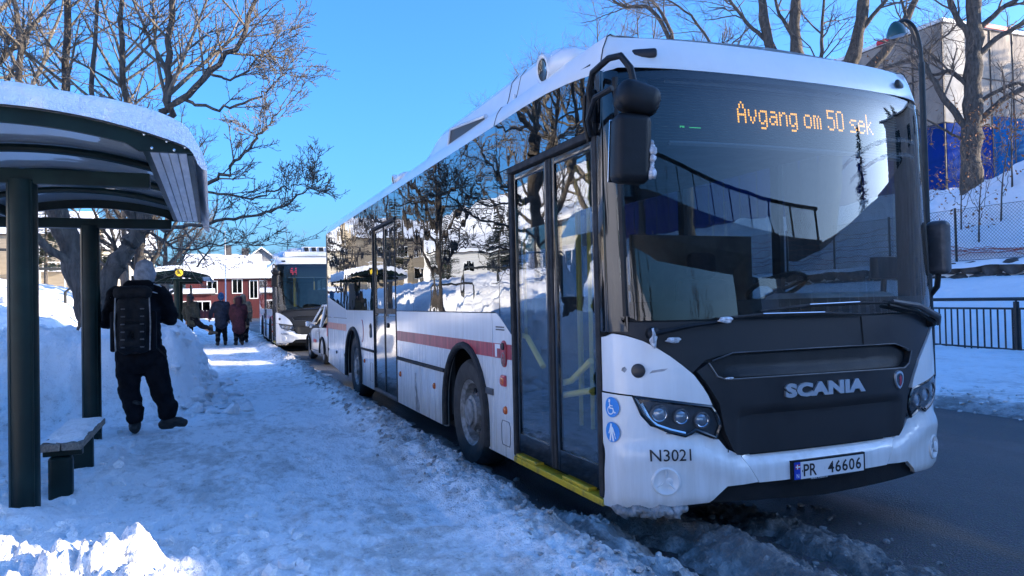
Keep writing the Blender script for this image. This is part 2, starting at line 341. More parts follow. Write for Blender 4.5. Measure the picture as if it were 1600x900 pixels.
def asphalt_material():
    m = bpy.data.materials.new('asphalt'); m.use_nodes = True; N, L = nodes_of(m); b = N['Principled BSDF']
    tc = N.new('ShaderNodeTexCoord'); mp = N.new('ShaderNodeMapping'); mp.inputs['Scale'].default_value = (1, .28, 1); L.new(tc.outputs['Object'], mp.inputs[0])
    a = N.new('ShaderNodeTexNoise'); a.inputs['Scale'].default_value = 1.1; a.inputs['Detail'].default_value = 7; L.new(mp.outputs[0], a.inputs[0])
    g = N.new('ShaderNodeTexVoronoi'); g.inputs['Scale'].default_value = 95; L.new(tc.outputs['Object'], g.inputs[0])
    r = N.new('ShaderNodeValToRGB'); L.new(a.outputs[0], r.inputs[0]); e = r.color_ramp.elements
    e[0].position = .36; e[0].color = (.040, .040, .041, 1); e[1].position = .66; e[1].color = (.105, .102, .100, 1)
    mx = N.new('ShaderNodeMixRGB'); mx.blend_type = 'MULTIPLY'; mx.inputs[0].default_value = .45; L.new(r.outputs[0], mx.inputs[1]); L.new(g.outputs['Color'], mx.inputs[2]); sx = N.new('ShaderNodeSeparateXYZ'); L.new(tc.outputs['Object'], sx.inputs[0])
    def m_(op, x, y):
        k = N.new('ShaderNodeMath'); k.operation = op
        for i, c in enumerate((x, y)):
            if isinstance(c, (int, float)): k.inputs[i].default_value = c
            else: L.new(c, k.inputs[i])
        return k.outputs[0]
    dx = m_('ABSOLUTE', m_('ADD', m_('ADD', sx.outputs[0], -4.35), m_('MULTIPLY', a.outputs[0], .5)), 0.); dy = m_('MULTIPLY', m_('ABSOLUTE', m_('ADD', sx.outputs[1], -3.5), 0.), .16)
    rr_ = N.new('ShaderNodeMapRange'); rr_.inputs[1].default_value = .24; rr_.inputs[2].default_value = .10; L.new(m_('ADD', dx, dy), rr_.inputs[0])      # brown run-off along the gutter line
    br = N.new('ShaderNodeMixRGB'); br.inputs[2].default_value = (.13, .080, .048, 1); L.new(rr_.outputs[0], br.inputs[0]); L.new(mx.outputs[0], br.inputs[1])
    sa = N.new('ShaderNodeTexNoise'); sa.inputs['Scale'].default_value = .55; sa.inputs['Detail'].default_value = 9; sa.inputs['Roughness'].default_value = .7; L.new(mp.outputs[0], sa.inputs[0])
    sr = N.new('ShaderNodeMapRange'); sr.inputs[1].default_value = .52; sr.inputs[2].default_value = .75; sr.inputs[4].default_value = .45; L.new(sa.outputs[0], sr.inputs[0])       # dried salt
    sl_ = N.new('ShaderNodeMixRGB'); sl_.inputs[2].default_value = (.17, .168, .165, 1); L.new(sr.outputs[0], sl_.inputs[0]); L.new(br.outputs[0], sl_.inputs[1]); L.new(sl_.outputs[0], b.inputs['Base Color'])
    q = N.new('ShaderNodeMapRange'); q.inputs[1].default_value = .35; q.inputs[2].default_value = .62; q.inputs[3].default_value = .30; q.inputs[4].default_value = .68; L.new(a.outputs[0], q.inputs[0]); L.new(q.outputs[0], b.inputs['Roughness'])
    bp = N.new('ShaderNodeBump'); bp.inputs['Strength'].default_value = .7; bp.inputs['Distance'].default_value = .012; L.new(g.outputs[0], bp.inputs['Height']); L.new(bp.outputs[0], b.inputs['Normal'])
    MATS['asphalt'] = m
asphalt_material()

def Hgt(x, y):
    """ground height and wear: snowy path, banks, slush kerb, road bed, far pavement and the slope up to the building"""
    x = np.asarray(x, float); y = np.asarray(y, float)
    n1 = fbm(x*.8, y*.8, 4, 3); n2 = fbm(x*3.1, y*2.4, 4, 9); bl = billow(x*1.7, y*1.7, 4, 5)
    path = .165+.022*n1+.022*n2+.020*fbm(x*7, y*9, 3, 21)+.012*fbm(x*17, y*24, 2, 23)
    h = path.copy(); wear = .50+.18*n1
    # left: behind the shelter, mound by the tree, bank along the path
    d = -(x+2.25)
    back = .75*sstep(0, 1.7, d)*sstep(-2, 3, y)+1.25*sstep(1.2, 7, d)*sstep(6, 20, y)+.45*sstep(6, 26, d)
    back = back*(1-.0*y)
    m1 = (.34+.20*bl)*sstep(9.0, 12.0, y+.35*n1)*sstep(-.85, -1.5, x)                      # broad mound left of the tree
    e = .02+.16*n1-.25*sstep(15, 24, y)
    face = sstep(e, e-.42-.1*bl, x+.10*(bl-.5))
    ridge = (1.0-.30*sstep(12.5, 16, y))*sstep(9.55, 10.75, y+.25*n1+.3*(bl-.5))*face*(1-.75*sstep(22, 25, y))
    bank = np.maximum(np.maximum(m1*(1-.6*sstep(22, 25, y)), ridge), back)
    sh2 = sstep(23, 25, y)*sstep(32, 29.5, y)*sstep(-3.2, -2.2, x)
    bank = bank*(1-.8*sh2)+.9*sstep(16, 21, y)*sstep(-2.2, -4.2, x)*sstep(-12, -6, x)*(1-sh2)
    bm = sstep(.05, .5, bank)
    h = h+bank+bm*(.30*(bl-.55)+.05*n2)+bm*sstep(.05, -.6, np.abs(x+.3)-.5)*(.16*(billow(x*3.4, y*3.4, 3, 131)-.5)+.05*(billow(x*8, y*8, 2, 133)-.5))
    bb = bm*sstep(40, 14, y); h = h+bb*(.17*(.55-billow(x*2.7+1.3, y*2.7, 3, 151))+.09*(.55-billow(x*6.3, y*6.3, 2, 153))+.03*fbm(x*15, y*15, 2, 157))
    wear = wear*(1-bm)+bm*(.10+.10*n1)
    # under and round the shelter: kicked-about snow
    s2 = sstep(-.35, -.8, x)*sstep(3, 4.4, y)*sstep(9.6, 8.6, y)
    h = h+s2*(.05+.07*n1+.05*n2)
    wear = wear*(1-.45*s2*(x < -.6))
    hp = np.exp(-((x+1.25)/.45)**2-((y-4.75)/.5)**2)*.14
    h = h+hp
    # kerb slush ridge
    kx = x+.10*n1+.06*n2
    hf = billow(x*9, y*9, 3, 111); hg = billow(x*21, y*21, 2, 113)
    k = sstep(1.25, 1.66, kx)*(.030+.075*bl+.055*(hf-.35)+.035*(hg-.4))
    drop = sstep(1.72, 2.10, kx)
    hk = (h+k)*(1-drop)+drop*(-.14)
    sel = x > .9
    h = np.where(sel, hk, h); wear = np.where(sel, np.maximum(wear, .40+.75*sstep(1.15, 1.95, kx)+.1*n2), wear)
    # slush thrown on the road round the front wheel tracks
    road = sstep(1.75, 2.05, kx)*(x < 8.3)
    tr = np.abs(np.sin((x*1.0+.10*n1+.02*y)*5.2))
    sl = -.13+.26*sstep(4.9, 2.1, x+.35*n1)*(.40+.60*tr)*(.60+.6*bl)*sstep(5.2, 4.0, y)+.02*n2+.075*(hf-.6)+.03*(hg-.5)
    sl = np.maximum(sl, -.13+.15*sstep(2.75, 2.05, x+.2*n1)*(.5+.7*bl))
    h = np.where(x > 1.75, np.maximum(h, sl*road-(1-road)*.2), h)
    wear = np.where(x > 2.0, 1.25-.25*sstep(2.6, 2.0, x), wear)
    # right-hand pavement, slope, terrace
    rx = x+.15*n1
    h2 = -.14+.26*sstep(8.25, 8.75, rx)+.09*sstep(8.5, 9.3, rx)*bl+.06*sstep(9.5, 14, x)+.02*n2*(x > 8)
    h2 = h2+1.62*sstep(15.6, 19.9, x+.3*n1)
    up = .45*sstep(20.02, 20.10, x)+2.2*sstep(20.2, 25, x+.5*n1)+1.5*sstep(25, 30, x+.5*n1)+.3*n1*sstep(20.3, 22, x)
    up = up+1.3*np.exp(-((x-25.5)/2.2)**2-((y-15.5)/2.4)**2)
    h2 = h2+up
    tz = sstep(6.5, 5.2, y)                                                         # raised ground behind the added shading wall
    h2 = np.where(x > 20.1, h2*(1-tz)+np.maximum(h2, 5.45+.1*n1)*tz, h2)
    fx = sstep(40, 90, x)*10; h2 = h2+fx
    h = np.where(x > 8.0, h2, h)
    wr = .30+.25*n1-.2*sstep(10, 14, x)+.75*sstep(9.3, 8.4, rx)
    wear = np.where(x > 8.0, np.where(x > 15, .03, wr), wear)
    # far hillside on the left and beyond
    h = h+np.where(x < -18, sstep(-24, -110, x)*26, 0)+sstep(75, 170, y)*14*sstep(0, -60, x)
    h = h+np.where(x < -6, .25*n1*sstep(-6, -12, x), 0)
    return h, np.clip(wear, 0, 1.3)
def polar_ground():
    dense = np.radians(np.arange(-17, 61, .20)); rest = np.radians(np.arange(61, 343, 2.5)); ang = np.concatenate([dense, rest])
    r = [1.4]
    while r[-1] < 45: r.append(r[-1]*1.0052)
    while r[-1] < 700: r.append(r[-1]*1.06)
    r = np.array(r); A, Rr = np.meshgrid(ang, r)
    X = Rr*np.sin(A); Y = Rr*np.cos(A); Z, W = Hgt(X, Y); nr, na = X.shape
    V = np.stack([X.ravel(), Y.ravel(), Z.ravel()], 1); V = np.vstack([V, [0, 0, .17]])
    i, j = np.meshgrid(np.arange(nr-1), np.arange(na), indexing='ij'); j2 = (j+1) % na
    q = np.stack([i*na+j, i*na+j2, (i+1)*na+j2, (i+1)*na+j], -1).reshape(-1, 4)
    c = nr*na; fan = [(c, (k+1) % na, k) for k in range(na)]
    me = bpy.data.meshes.new('snow_ground'); nf = len(q)
    me.from_pydata(V.tolist(), [], q[:, ::-1].tolist()+[f[::-1] for f in fan])
    at = me.attributes.new('wear', 'FLOAT', 'POINT'); at.data.foreach_set('value', np.append(W.ravel(), .5).astype(np.float32))
    return tag(link('snow_ground', me, 'snow', None, True, 180), kind='structure')
polar_ground()
def road_sheet():
    mb = MB(); ys = [-200, -60, -20, -5, 0, 5, 12, 20, 30, 45, 70, 110, 200]
    for a, b in zip(ys, ys[1:]): mb.add([(1.45, a, 0), (8.75, a, 0), (8.75, b, 0), (1.45, b, 0)], [(0, 1, 2, 3)])
    tag(mb.build('road', 'asphalt', recalc=False), kind='structure')
road_sheet()
def ground_z(x, y): return float(Hgt(np.array([x]), np.array([y]))[0][0])
def snow_heap():
    """shovelled heap in the foreground, on its own fine grid"""
    xs = np.arange(-2.1, .35, .014); ys = np.arange(2.6, 4.55, .014); X, Y = np.meshgrid(xs, ys)
    g, _ = Hgt(X, Y)
    wob = .12*fbm(X*3, Y*3, 3, 41)
    ins = np.clip(1-(np.abs((X+.98+wob)/1.02)**2.6+np.abs((Y-3.62+.6*wob)/.70)**2.4), 0, 1)
    cl = 1.25-billow(X*3.4, Y*3.4, 4, 61); cl2 = 1.2-billow(X*9, Y*9, 3, 77)
    st = np.floor((fbm(X*2.6, Y*2.6, 2, 90)+.5)*5)/5
    l1 = np.clip(1.55-2.2*billow(X*3.1, Y*3.6, 3, 61), 0, 1); l2 = np.clip(1.5-2*billow(X*7.5, Y*7.5, 3, 67), 0, 1); l3 = np.clip(1.4-1.8*billow(X*19, Y*19, 2, 71), 0, 1)
    h = 1.3*ins**.5*(.085+.09*l1+.075*l2+.032*l3+.05*fbm(X*1.6, Y*1.6, 2, 73)+.008*fbm(X*40, Y*40, 2, 79))
    # one slab-like crest standing up on the right
    cr = np.exp(-((X+.32)/.09)**2-((Y-3.78)/.13)**2)*.13+np.exp(-((X+.52)/.22)**2-((Y-3.75)/.16)**2)*.09
    h = h+cr*(.8+.4*cl2); Z = g-.03*(ins <= .01)-.004+h
    nr, na = X.shape; V = np.stack([X.ravel(), Y.ravel(), Z.ravel()], 1)
    i, j = np.meshgrid(np.arange(nr-1), np.arange(na-1), indexing='ij'); q = np.stack([i*na+j, i*na+j+1, (i+1)*na+j+1, (i+1)*na+j], -1).reshape(-1, 4)
    me = bpy.data.meshes.new('snow_heap'); me.from_pydata(V.tolist(), [], q.tolist())
    at = me.attributes.new('wear', 'FLOAT', 'POINT'); at.data.foreach_set('value', (.16+.22*np.clip(fbm(X*5, Y*5, 3, 8)+.2, 0, 1)).ravel().astype(np.float32))
    tag(link('snow_heap', me, 'snow', None, True, 180), kind='structure')
snow_heap()
def lump_mass(name, pts, m='snow', seed=1, amp=.3, wear=.7):
    X = np.array([p[0] for p in pts]); Y = np.array([p[1] for p in pts]); Z, _ = Hgt(X, Y); mb = MB()
    for i, (p, z) in enumerate(zip(pts, Z)):
        s = p[2]; mb.blob((p[0], p[1], max(z, 0)+s*.25), (s*rnd.uniform(.8, 1.3), s*rnd.uniform(.8, 1.3), s*rnd.uniform(.6, 1.)), 2 if s > .05 else 1, amp, seed+i)
    o = mb.build(name, m, None, True, 50, recalc=False)
    at = o.data.attributes.new('wear', 'FLOAT', 'POINT'); at.data.foreach_set('value', np.full(len(o.data.vertices), wear, np.float32))
    return tag(o, kind='stuff')
pts = []
for i in range(1700):                                                   # grey lumps along the kerb
    y = 2.6*math.exp(rnd.random()*2.1); x = 1.74+rnd.gauss(0, .15)+(.12 if y < 5 else 0); s = rnd.uniform(.006, .021)*(1.5 if rnd.random() < .15 else 1)*min(1.2, .7+y*.05)
    pts.append((x, y, s))
lump_mass('slush_lumps', pts, 'snow', 3, .32, 1.0)
pts = []
for i in range(120):                                                   # dark lumps by the bus front
    x = rnd.uniform(1.9, 3.9); y = rnd.uniform(2.0, 4.2); pts.append((x, y, rnd.uniform(.006, .022)))
lump_mass('road_slush', pts, 'snow', 900, .3, 1.15)
pts = []
for i in range(160): pts.append((rnd.uniform(8.4, 9.4), rnd.uniform(5, 12), rnd.uniform(.012, .04)))
lump_mass('verge_lumps', pts, 'snow', 1300, .3, .60)
pts = []
for i in range(330):                                                   # clean lumps round the heap, bank and shelter
    k = rnd.random()
    if k < .45: x, y = rnd.uniform(-2, .5), rnd.uniform(2.9, 4.9); s = rnd.uniform(.01, .04)
    elif k < .75: x, y = rnd.gauss(-.15, .28), rnd.uniform(9.6, 15); s = rnd.uniform(.02, .11)
    else: x, y = rnd.uniform(-2.2, -.5), rnd.uniform(4.5, 9.5); s = rnd.uniform(.01, .045)
    pts.append((x, y, s))
lump_mass('snow_lumps', pts, 'snow', 2000, .3, .12)
# ================================================================ CITY BUS
def salt_film():
    m = bpy.data.materials.new('salt_film'); m.use_nodes = True; N, L = nodes_of(m); b = N['Principled BSDF']; b.inputs['Base Color'].default_value = (.35, .36, .36, 1); b.inputs['Roughness'].default_value = .9
    t = N.new('ShaderNodeTexNoise'); t.inputs['Scale'].default_value = 14; t.inputs['Detail'].default_value = 6; q = N.new('ShaderNodeMapRange'); q.inputs[1].default_value = .3; q.inputs[2].default_value = .8; q.inputs[3].default_value = .0; q.inputs[4].default_value = .45; L.new(t.outputs[0], q.inputs[0]); L.new(q.outputs[0], b.inputs['Alpha']); MATS['salt_film'] = m
salt_film()
HW = 1.275; DF = .42; NF = 2.5; BL = 11.48          # half width, depth of the rounded nose, its exponent, length
def Ftilt(z): return (.085*(z-1) if z > 1 else 0)+(.9*(z-2.6)**2 if z > 2.6 else 0)
def Fsurf(x, z):
    s = min(1, abs(x)/HW); t = Ftilt(z); k = 1-(1-s**NF)**(1/NF)
    return t+(DF-t)*k if t < DF else t
def Fcurve(x): s = min(1, abs(x)/HW); return DF*(1-(1-s**NF)**(1/NF))
XC = [HW*math.sin(math.radians(a)) for a in range(-88, 89, 4)]+[1.2735, -1.2735]
def bumper_relief(x, z):
    """sculpted bumper: ledge under the grille, brow falling from the headlamp, tucked lower edge"""
    a = abs(x); r = 0.
    w = float(sstep(.62, .50, a))                          # centre strip
    r += w*.05*float(sstep(.50, .555, z))
    c = 1-w
    brow = .70-.42*max(0, .95-a) if a < .95 else .70-.10*(a-.95)
    r += c*(.016*float(sstep(brow-.075, brow-.02, z))-.014*math.exp(-((z-(brow-.11))/.06)**2))
    r += .05*float(sstep(.34, .25, z))
    return r
def fpanel(outline, off=0., thick=.02, relief=None, zc=.07):
    """panel following the rounded nose; outline in (x, z)"""
    bm = bmesh.new(); vs = [bm.verts.new((x, 0, z)) for x, z in outline]; f = bm.faces.new(vs)
    bmesh.ops.triangulate(bm, faces=[f], ngon_method='EAR_CLIP')
    x0 = min(p[0] for p in outline); x1 = max(p[0] for p in outline); z0 = min(p[1] for p in outline); z1 = max(p[1] for p in outline)
    for x in sorted(XC):
        if x0+.004 < x < x1-.004: bmesh.ops.bisect_plane(bm, geom=bm.verts[:]+bm.edges[:]+bm.faces[:], plane_co=(x, 0, 0), plane_no=(1, 0, 0), dist=1e-5)
    z = z0+zc
    while z < z1-.01:
        bmesh.ops.bisect_plane(bm, geom=bm.verts[:]+bm.edges[:]+bm.faces[:], plane_co=(0, 0, z), plane_no=(0, 0, 1), dist=1e-5); z += zc
    bmesh.ops.remove_doubles(bm, verts=bm.verts[:], dist=1e-4)
    be = [e for e in bm.edges if e.is_boundary]
    ex = bmesh.ops.extrude_edge_only(bm, edges=be); nv = set(g for g in ex['geom'] if isinstance(g, bmesh.types.BMVert))
    for v in bm.verts:
        x, z = v.co.x, v.co.z; y = Fsurf(x, z)+off+(relief(x, z) if relief else 0)
        v.co.y = y+(thick if v in nv else 0)
        if v in nv:                                        # tuck inwards so the panel edge reads as a rolled lip
            v.co.x *= .998
    bmesh.ops.recalc_face_normals(bm, faces=bm.faces)
    mb = MB(); bm.verts.index_update(); mb.add([tuple(v.co) for v in bm.verts], [[v.index for v in f.verts] for f in bm.faces]); bm.free(); return mb
def SP(x, z, off=0.): return (x, Fsurf(x, z)+off, z)
def mir(o): return [(-x, z) for x, z in o][::-1]
def on_nose(a, x0, z0, off, depth=None):
    """letters laid in (x, z) onto the nose surface; mesh Z becomes thickness"""
    return [(x0+p[0], Fsurf(x0+p[0], z0+p[1])+off-p[2], z0+p[1]) for p in a]
def arc(cv, cz, r, a0, a1, n=14, rz=None):
    rz = rz or r; return [(cv+r*math.cos(math.radians(a0+(a1-a0)*i/n)), cz+rz*math.sin(math.radians(a0+(a1-a0)*i/n))) for i in range(n+1)]
def Mdir(loc, d, up=(0, 0, 1)):
    q = Vector(d).normalized().to_track_quat('Z', 'Y'); return Matrix.Translation(loc) @ q.to_matrix().to_4x4()

bus = thing('city_bus', 'white city bus in front with black nose and amber text above its windscreen', 'bus', (3.375, 3.38, 0), 0, 'city buses at the stop')
B = bus
def side(name, poly, x0, x1, m, bevel=.004, parent=None): return MB().prism(poly, 'x', x0, x1).build(name, m, parent or B, bevel=bevel)
# --- body core ------------------------------------------------
mb = MB(); mb.box((-1.16, .55, .30), (1.16, 11.3, .42)); mb.box((-1.1, 11.30, .42), (1.1, 11.34, 2.8)); mb.box((-1.0, 3.6, .14), (1.0, 7.9, .31)); mb.box((-.9, 9.5, .20), (.9, 11.2, .31)); mb.box((-1.05, .35, .20), (1.05, 2.0, .31)); mb.tube([(-.9, 2.97, .47), (.9, 2.97, .47)], .09); mb.tube([(-.9, 8.62, .47), (.9, 8.62, .47)], .12)
for c, r in ((2.97, .64), (8.62, .72)):
    for s in (-1, 1): mb.box((s*1.20 if s < 0 else .78, c-r, .25), (-.78 if s < 0 else 1.20, c+r, 1.12)) if False else None
    for s in (-1, 1): mb.add([(s*1.24, c-r, .3), (s*1.24, c-r, 1.12), (s*1.24, c+r, 1.12), (s*1.24, c+r, .3), (s*.80, c-r, .3), (s*.80, c-r, 1.12), (s*.80, c+r, 1.12), (s*.80, c+r, .3)], [(4, 5, 6, 7), (1, 2, 6, 5), (0, 1, 5, 4), (2, 3, 7, 6)])
mb.build('chassis', 'underbody', B)
# near side (kerb side) lower body
A1 = arc(2.97, .47, .605, 0, 180); A2 = arc(8.62, .47, .685, 0, 180, rz=.61)
XO, XI = -HW, -HW+.035
side('side_panel', [(1.815, .25), (2.228, .25), (2.228, 1.368), (2.12, 1.368), (2.02, 1.315), (1.815, 1.20)], XO, XI, 'bus_white')
side('side_panel', [(2.365, .25)]+[(v, z) for v, z in A1[::-1] if v < 2.97][:7]+[(2.97, 1.075), (2.97, 1.368), (2.238, 1.368), (2.238, .25)], XO, XI, 'bus_white')
side('side_panel', [(2.974, 1.075)]+[(v, z) for v, z in A1[::-1] if v > 2.975]+[(3.575, .815), (5.585, .815), (5.585, 1.368), (2.974, 1.368)], XO, XI, 'bus_white')
side('side_panel', [(3.577, .25), (4.50, .25), (4.50, .772), (3.577, .772)], XO, XI, 'bus_white')
side('side_panel', [(4.506, .25), (5.585, .25), (5.585, .772), (4.506, .772)], XO, XI, 'bus_white')
side('side_panel', [(7.0, .25), (7.935, .25), (7.935, .47)]+[(v, z) for v, z in A2[::-1] if 7.94 < v < 8.60]+[(8.60, 1.09), (8.60, 1.368), (7.0, 1.368)], XO, XI, 'bus_white')
side('side_panel', [(8.604, 1.09)]+[(v, z) for v, z in A2[::-1] if 8.61 < v < 9.30]+[(9.308, .24), (10.25, .287), (10.25, 1.225), (9.24, 1.225), (9.24, 1.368), (8.604, 1.368)], XO, XI, 'bus_white')
side('side_panel', [(10.258, .288), (11.48, .345), (11.48, 1.225), (10.258, 1.225)], XO, XI, 'bus_white')
side('side_panel', [(9.248, 1.233), (11.48, 1.233), (11.48, 1.628), (9.248, 1.372)], XO, XI, 'bus_white')
# red stripe, white T mark left in it
mb = MB()
for v0, v1 in ((1.82, 1.985), (1.985, 2.226)):
    mb = MB()
    if v0 == 1.985: mb.prism([(1.985, 1.012), (2.09, 1.012), (2.09, 1.095), (2.16, 1.095), (2.16, 1.012), (2.226, 1.012), (2.226, 1.128), (1.985, 1.128)] if False else [(1.985, 1.012), (2.226, 1.012), (2.226, 1.128), (1.985, 1.128)], 'x', XO-.002, XO+.002)
    else: mb.prism([(v0, 1.012), (v1, 1.012), (v1, 1.128), (v0, 1.128)], 'x', XO-.002, XO+.002)
    mb.build('red_stripe', 'stripe_red', B)
MB().prism([(2.24, 1.012), (2.70, 1.012)]+[(v, z) for v, z in A1[::-1] if z > 1.02]+[(3.24, 1.012), (5.583, 1.012), (5.583, 1.128), (2.24, 1.128)], 'x', XO-.002, XO+.002).build('red_stripe', 'stripe_red', B)
for v0, v1, za, zb in ((9.29, 10.248, 1.012, 1.128), (10.26, 11.478, 1.012, 1.128)): MB().prism([(v0, za), (v1, za), (v1, zb), (v0, zb)], 'x', XO-.002, XO+.002).build('red_stripe', 'stripe_red', B)
mb = MB(); mb.prism([(2.13, 1.02), (2.17, 1.02), (2.17, 1.122), (2.06, 1.122), (2.06, 1.088), (2.13, 1.088)], 'x', XO-.0035, XO+.001); mb.build('letter_mark', 'sticker_white', B)
# tiny black print and marks
mb = MB(); rr = random.Random(4)
for z in (1.253, 1.232):
    v = 2.15
    while v > 1.965:
        w = rr.uniform(.010, .024); mb.box((XO-.0015, v-w, z), (XO+.001, v, z+.011)); v -= w+.005
mb.build('small_print', 'print_black', B)
# rub rails
for v0, v1 in ((3.58, 5.585), (7.0, 7.93)): MB().rbox((XO-.018, v0, .776), (XO+.01, v1, .811), .008).build('rub_rail', 'rubber', B)
mb = MB(); mb.rbox((XO-.014, 2.225, .70), (XO+.01, 2.40, .755), .01); mb.build('hinge', 'lamp_body', B)
# wheel arch lips
for A in (A1, A2):
    mb = MB(); c = 2.97 if A is A1 else 8.62; r = .605 if A is A1 else .685
    mb.tube([(XO-.006, c+r, .27)]+[(XO-.006, v, z) for v, z in A]+[(XO-.006, c-r, .27)], .032, 8); mb.build('arch_lip', 'rubber', B)
mb = MB(); mb.prism([(3.50, .25), (3.60, .25), (3.585, .55)], 'x', XO-.004, XO+.03)
# damage patch, hatch outlines
def ring(mb, pts, r, x): mb.tube([(x, p, q) for p, q in pts]+[(x, *pts[0])], r, 5, caps=False)
for pts in ([(1.90, .34), (2.04, .34), (2.06, .37), (2.06, .50), (2.04, .53), (1.90, .53), (1.88, .50), (1.88, .37)], [(7.1, .36), (7.25, .36), (7.25, .62), (7.1, .62)]): mb = MB(); ring(mb, pts, .003, XO-.001); mb.build('hatch_outline', 'lamp_body', B)
mb = MB(); mb.prism([(4.55, .26), (4.72, .26), (4.74, .40), (4.70, .44), (4.745, .50), (4.74, .68), (4.66, .68), (4.70, .60), (4.665, .52), (4.64, .42), (4.56, .36)], 'x', XO-.002, XO+.002); mb.build('scraped_patch', 'ice_dirty', B)
for v, z, w, h in ((1.985, .84, .05, .035), ):
    mb = MB(); mb.rbox((XO-.022, v-w, z-h-.008), (XO+.01, v+w, z+h+.012), .016); mb.build('marker_housing', 'stripe_red', B)
    mb = MB(); mb.rbox((XO-.030, v-w+.012, z-h+.004), (XO, v+w-.008, z+h-.004), .014); mb.build('side_marker_lamp', 'orange_lens', B)
for v, z in ((1.965, .615), (3.95, .61), (5.42, .61), (7.68, .62)):
    mb = MB(); mb.lathe([(.033, 0), (.031, .012), (.02, .02), (0, .022)], 14, Mdir((XO, v, z), (-1, 0, 0))); mb.build('side_marker_lamp', 'orange_lens', B)
for v in (9.44, 10.35, 11.38):
    mb = MB(); mb.lathe([(.028, 0), (.026, .02), (0, .024)], 10, Mdir((XO, v, .60), (-1, 0, 0))); mb.build('panel_lock', 'lamp_body', B)
# door buttons
for v, z in ((1.97, 1.06), (7.19, 1.09)):
    mb = MB(); mb.prism([(v+a, b+z) for a, b in arc(0, .045, .052, 0, 180, 8)+arc(0, -.06, .052, 180, 360, 8)], 'x', XO-.012, XO+.004); mb.build('door_button', 'stripe_red' if v < 3 else 'print_black', B, bevel=.003)
    mb = MB(); mb.lathe([(.030, 0), (.028, .012), (0, .013)], 14, Mdir((XO-.010, v, z+.05), (-1, 0, 0))); mb.build('push_button', 'print_black', B)
    mb = MB(); mb.tube([(XO-.013, v+a, z-.05+b) for a, b in arc(0, 0, .036, 0, 360, 16, rz=.052)], .005, 5, caps=False); mb.tube([(XO-.013, v, z-.085), (XO-.013, v+.003, z-.03)], .006, 5); mb.build('button_symbol', 'rim_grey', B)
# operator mark beside the rear wheel (a thin red ring, a short red word)
mb = MB(); mb.tube([(XO-.001, 7.86+a, 1.06+b) for a, b in arc(0, 0, .10, 75, 290, 18, rz=.165)], .007, 5); mb.build('ring_emblem', 'stripe_red', B)
# --- windows, near side -----------------------------------------
def ztop(v): return 2.86-.075*max(0, (1.5-v)/1.07)**2.2
def pane(poly, s=-1, m='tinted_glass', name='window'): return MB().prism(poly, 'x', s*(HW+.001), s*(HW-.008)).build(name, m, B, smooth=False)
pane([(.47, 2.475), (2.045, 2.475), (2.045, 2.858), (1.5, ztop(1.5)), (1.1, ztop(1.1)), (.8, ztop(.8)), (.6, ztop(.6)), (.47, ztop(.47))])
pane([(1.825, 1.212), (2.03, 1.325), (2.045, 1.33), (2.045, 2.466), (1.825, 2.466)])
W0 = 1.376
for v0, v1 in ((2.055, 3.675), (3.682, 4.735), (4.742, 5.575), (7.01, 7.745), (7.752, 8.115), (8.122, 9.21)):
    pane([(v0, W0 if v0 > 2.1 else 1.34), (v0+.1, W0), (v1, W0), (v1, 2.86), (v0, 2.86)])
pane([(9.218, W0), (9.25, W0), (10.22, 1.49), (10.22, 2.86), (9.218, 2.86)]); pane([(10.228, 1.492), (11.40, 1.626), (11.40, 2.86), (10.228, 2.86)])
pane([(5.60, 2.535), (6.99, 2.535), (6.99, 2.86), (5.60, 2.86)])
# dark carrier behind the panes' joints, rear corner post
mb = MB()
for v in (2.05, 3.678, 4.738, 5.58, 7.0, 7.748, 8.118, 9.214, 10.224): mb.box((-HW+.012, v-.035, 1.34), (-HW+.05, v+.035, 2.87))
mb.box((-HW+.012, 2.05, 1.33), (-HW+.05, 11.4, 1.40)); mb.box((-HW+.012, .5, 2.80), (-HW+.05, 11.4, 2.87)); mb.box((-HW+.012, .5, 2.45), (-HW+.05, 2.05, 2.50)); mb.box((-HW+.012, 1.80, 1.2), (-HW+.05, 1.83, 2.47))
mb.build('window_carrier', 'black_plastic', B)
for s in (-1, 1): MB().rbox((s*(HW-.028)-.032, 11.402, .36), (s*(HW-.028)+.036, 11.52, 2.86), .012).build('rear_post', 'black_plastic', B)
# --- front door -------------------------------------------------
def leaf(v0, v1, z0, z1, gz, name='door_leaf', gm='door_glass', x=-HW+.012):
    """one sliding door leaf: frame, pane, sill"""
    mb = MB(); t = .038
    mb.rbox((x, v0, z0), (x+.035, v0+t, z1), .006); mb.rbox((x, v1-t, z0), (x+.035, v1, z1), .006); mb.rbox((x+.001, v0+t, z1-.05), (x+.034, v1-t, z1), .006); mb.rbox((x+.001, v0+t, z0), (x+.034, v1-t, gz), .006)
    o = mb.build(name, 'gloss_black', B); g = MB(); g.box((x+.012, v0+t, gz), (x+.018, v1-t, z1-.05)); g.build('pane', gm, o, smooth=False); return o
l1 = leaf(.485, 1.075, .335, 2.415, .475); l2 = leaf(1.165, 1.755, .335, 2.415, .475)
mb = MB(); mb.rbox((-HW-.006, .43, .30), (-HW+.06, .482, 2.49), .01); mb.rbox((-HW-.006, 1.758, .30), (-HW+.06, 1.812, 2.46), .01); mb.rbox((-HW-.020, .43, 2.42), (-HW+.06, 1.81, 2.468), .012); mb.rbox((-HW+.004, 1.08, .335), (-HW+.05, 1.118, 2.415), .008); mb.rbox((-HW+.004, 1.122, .335), (-HW+.05, 1.16, 2.415), .008)
mb.build('door_frame', 'rubber', B)
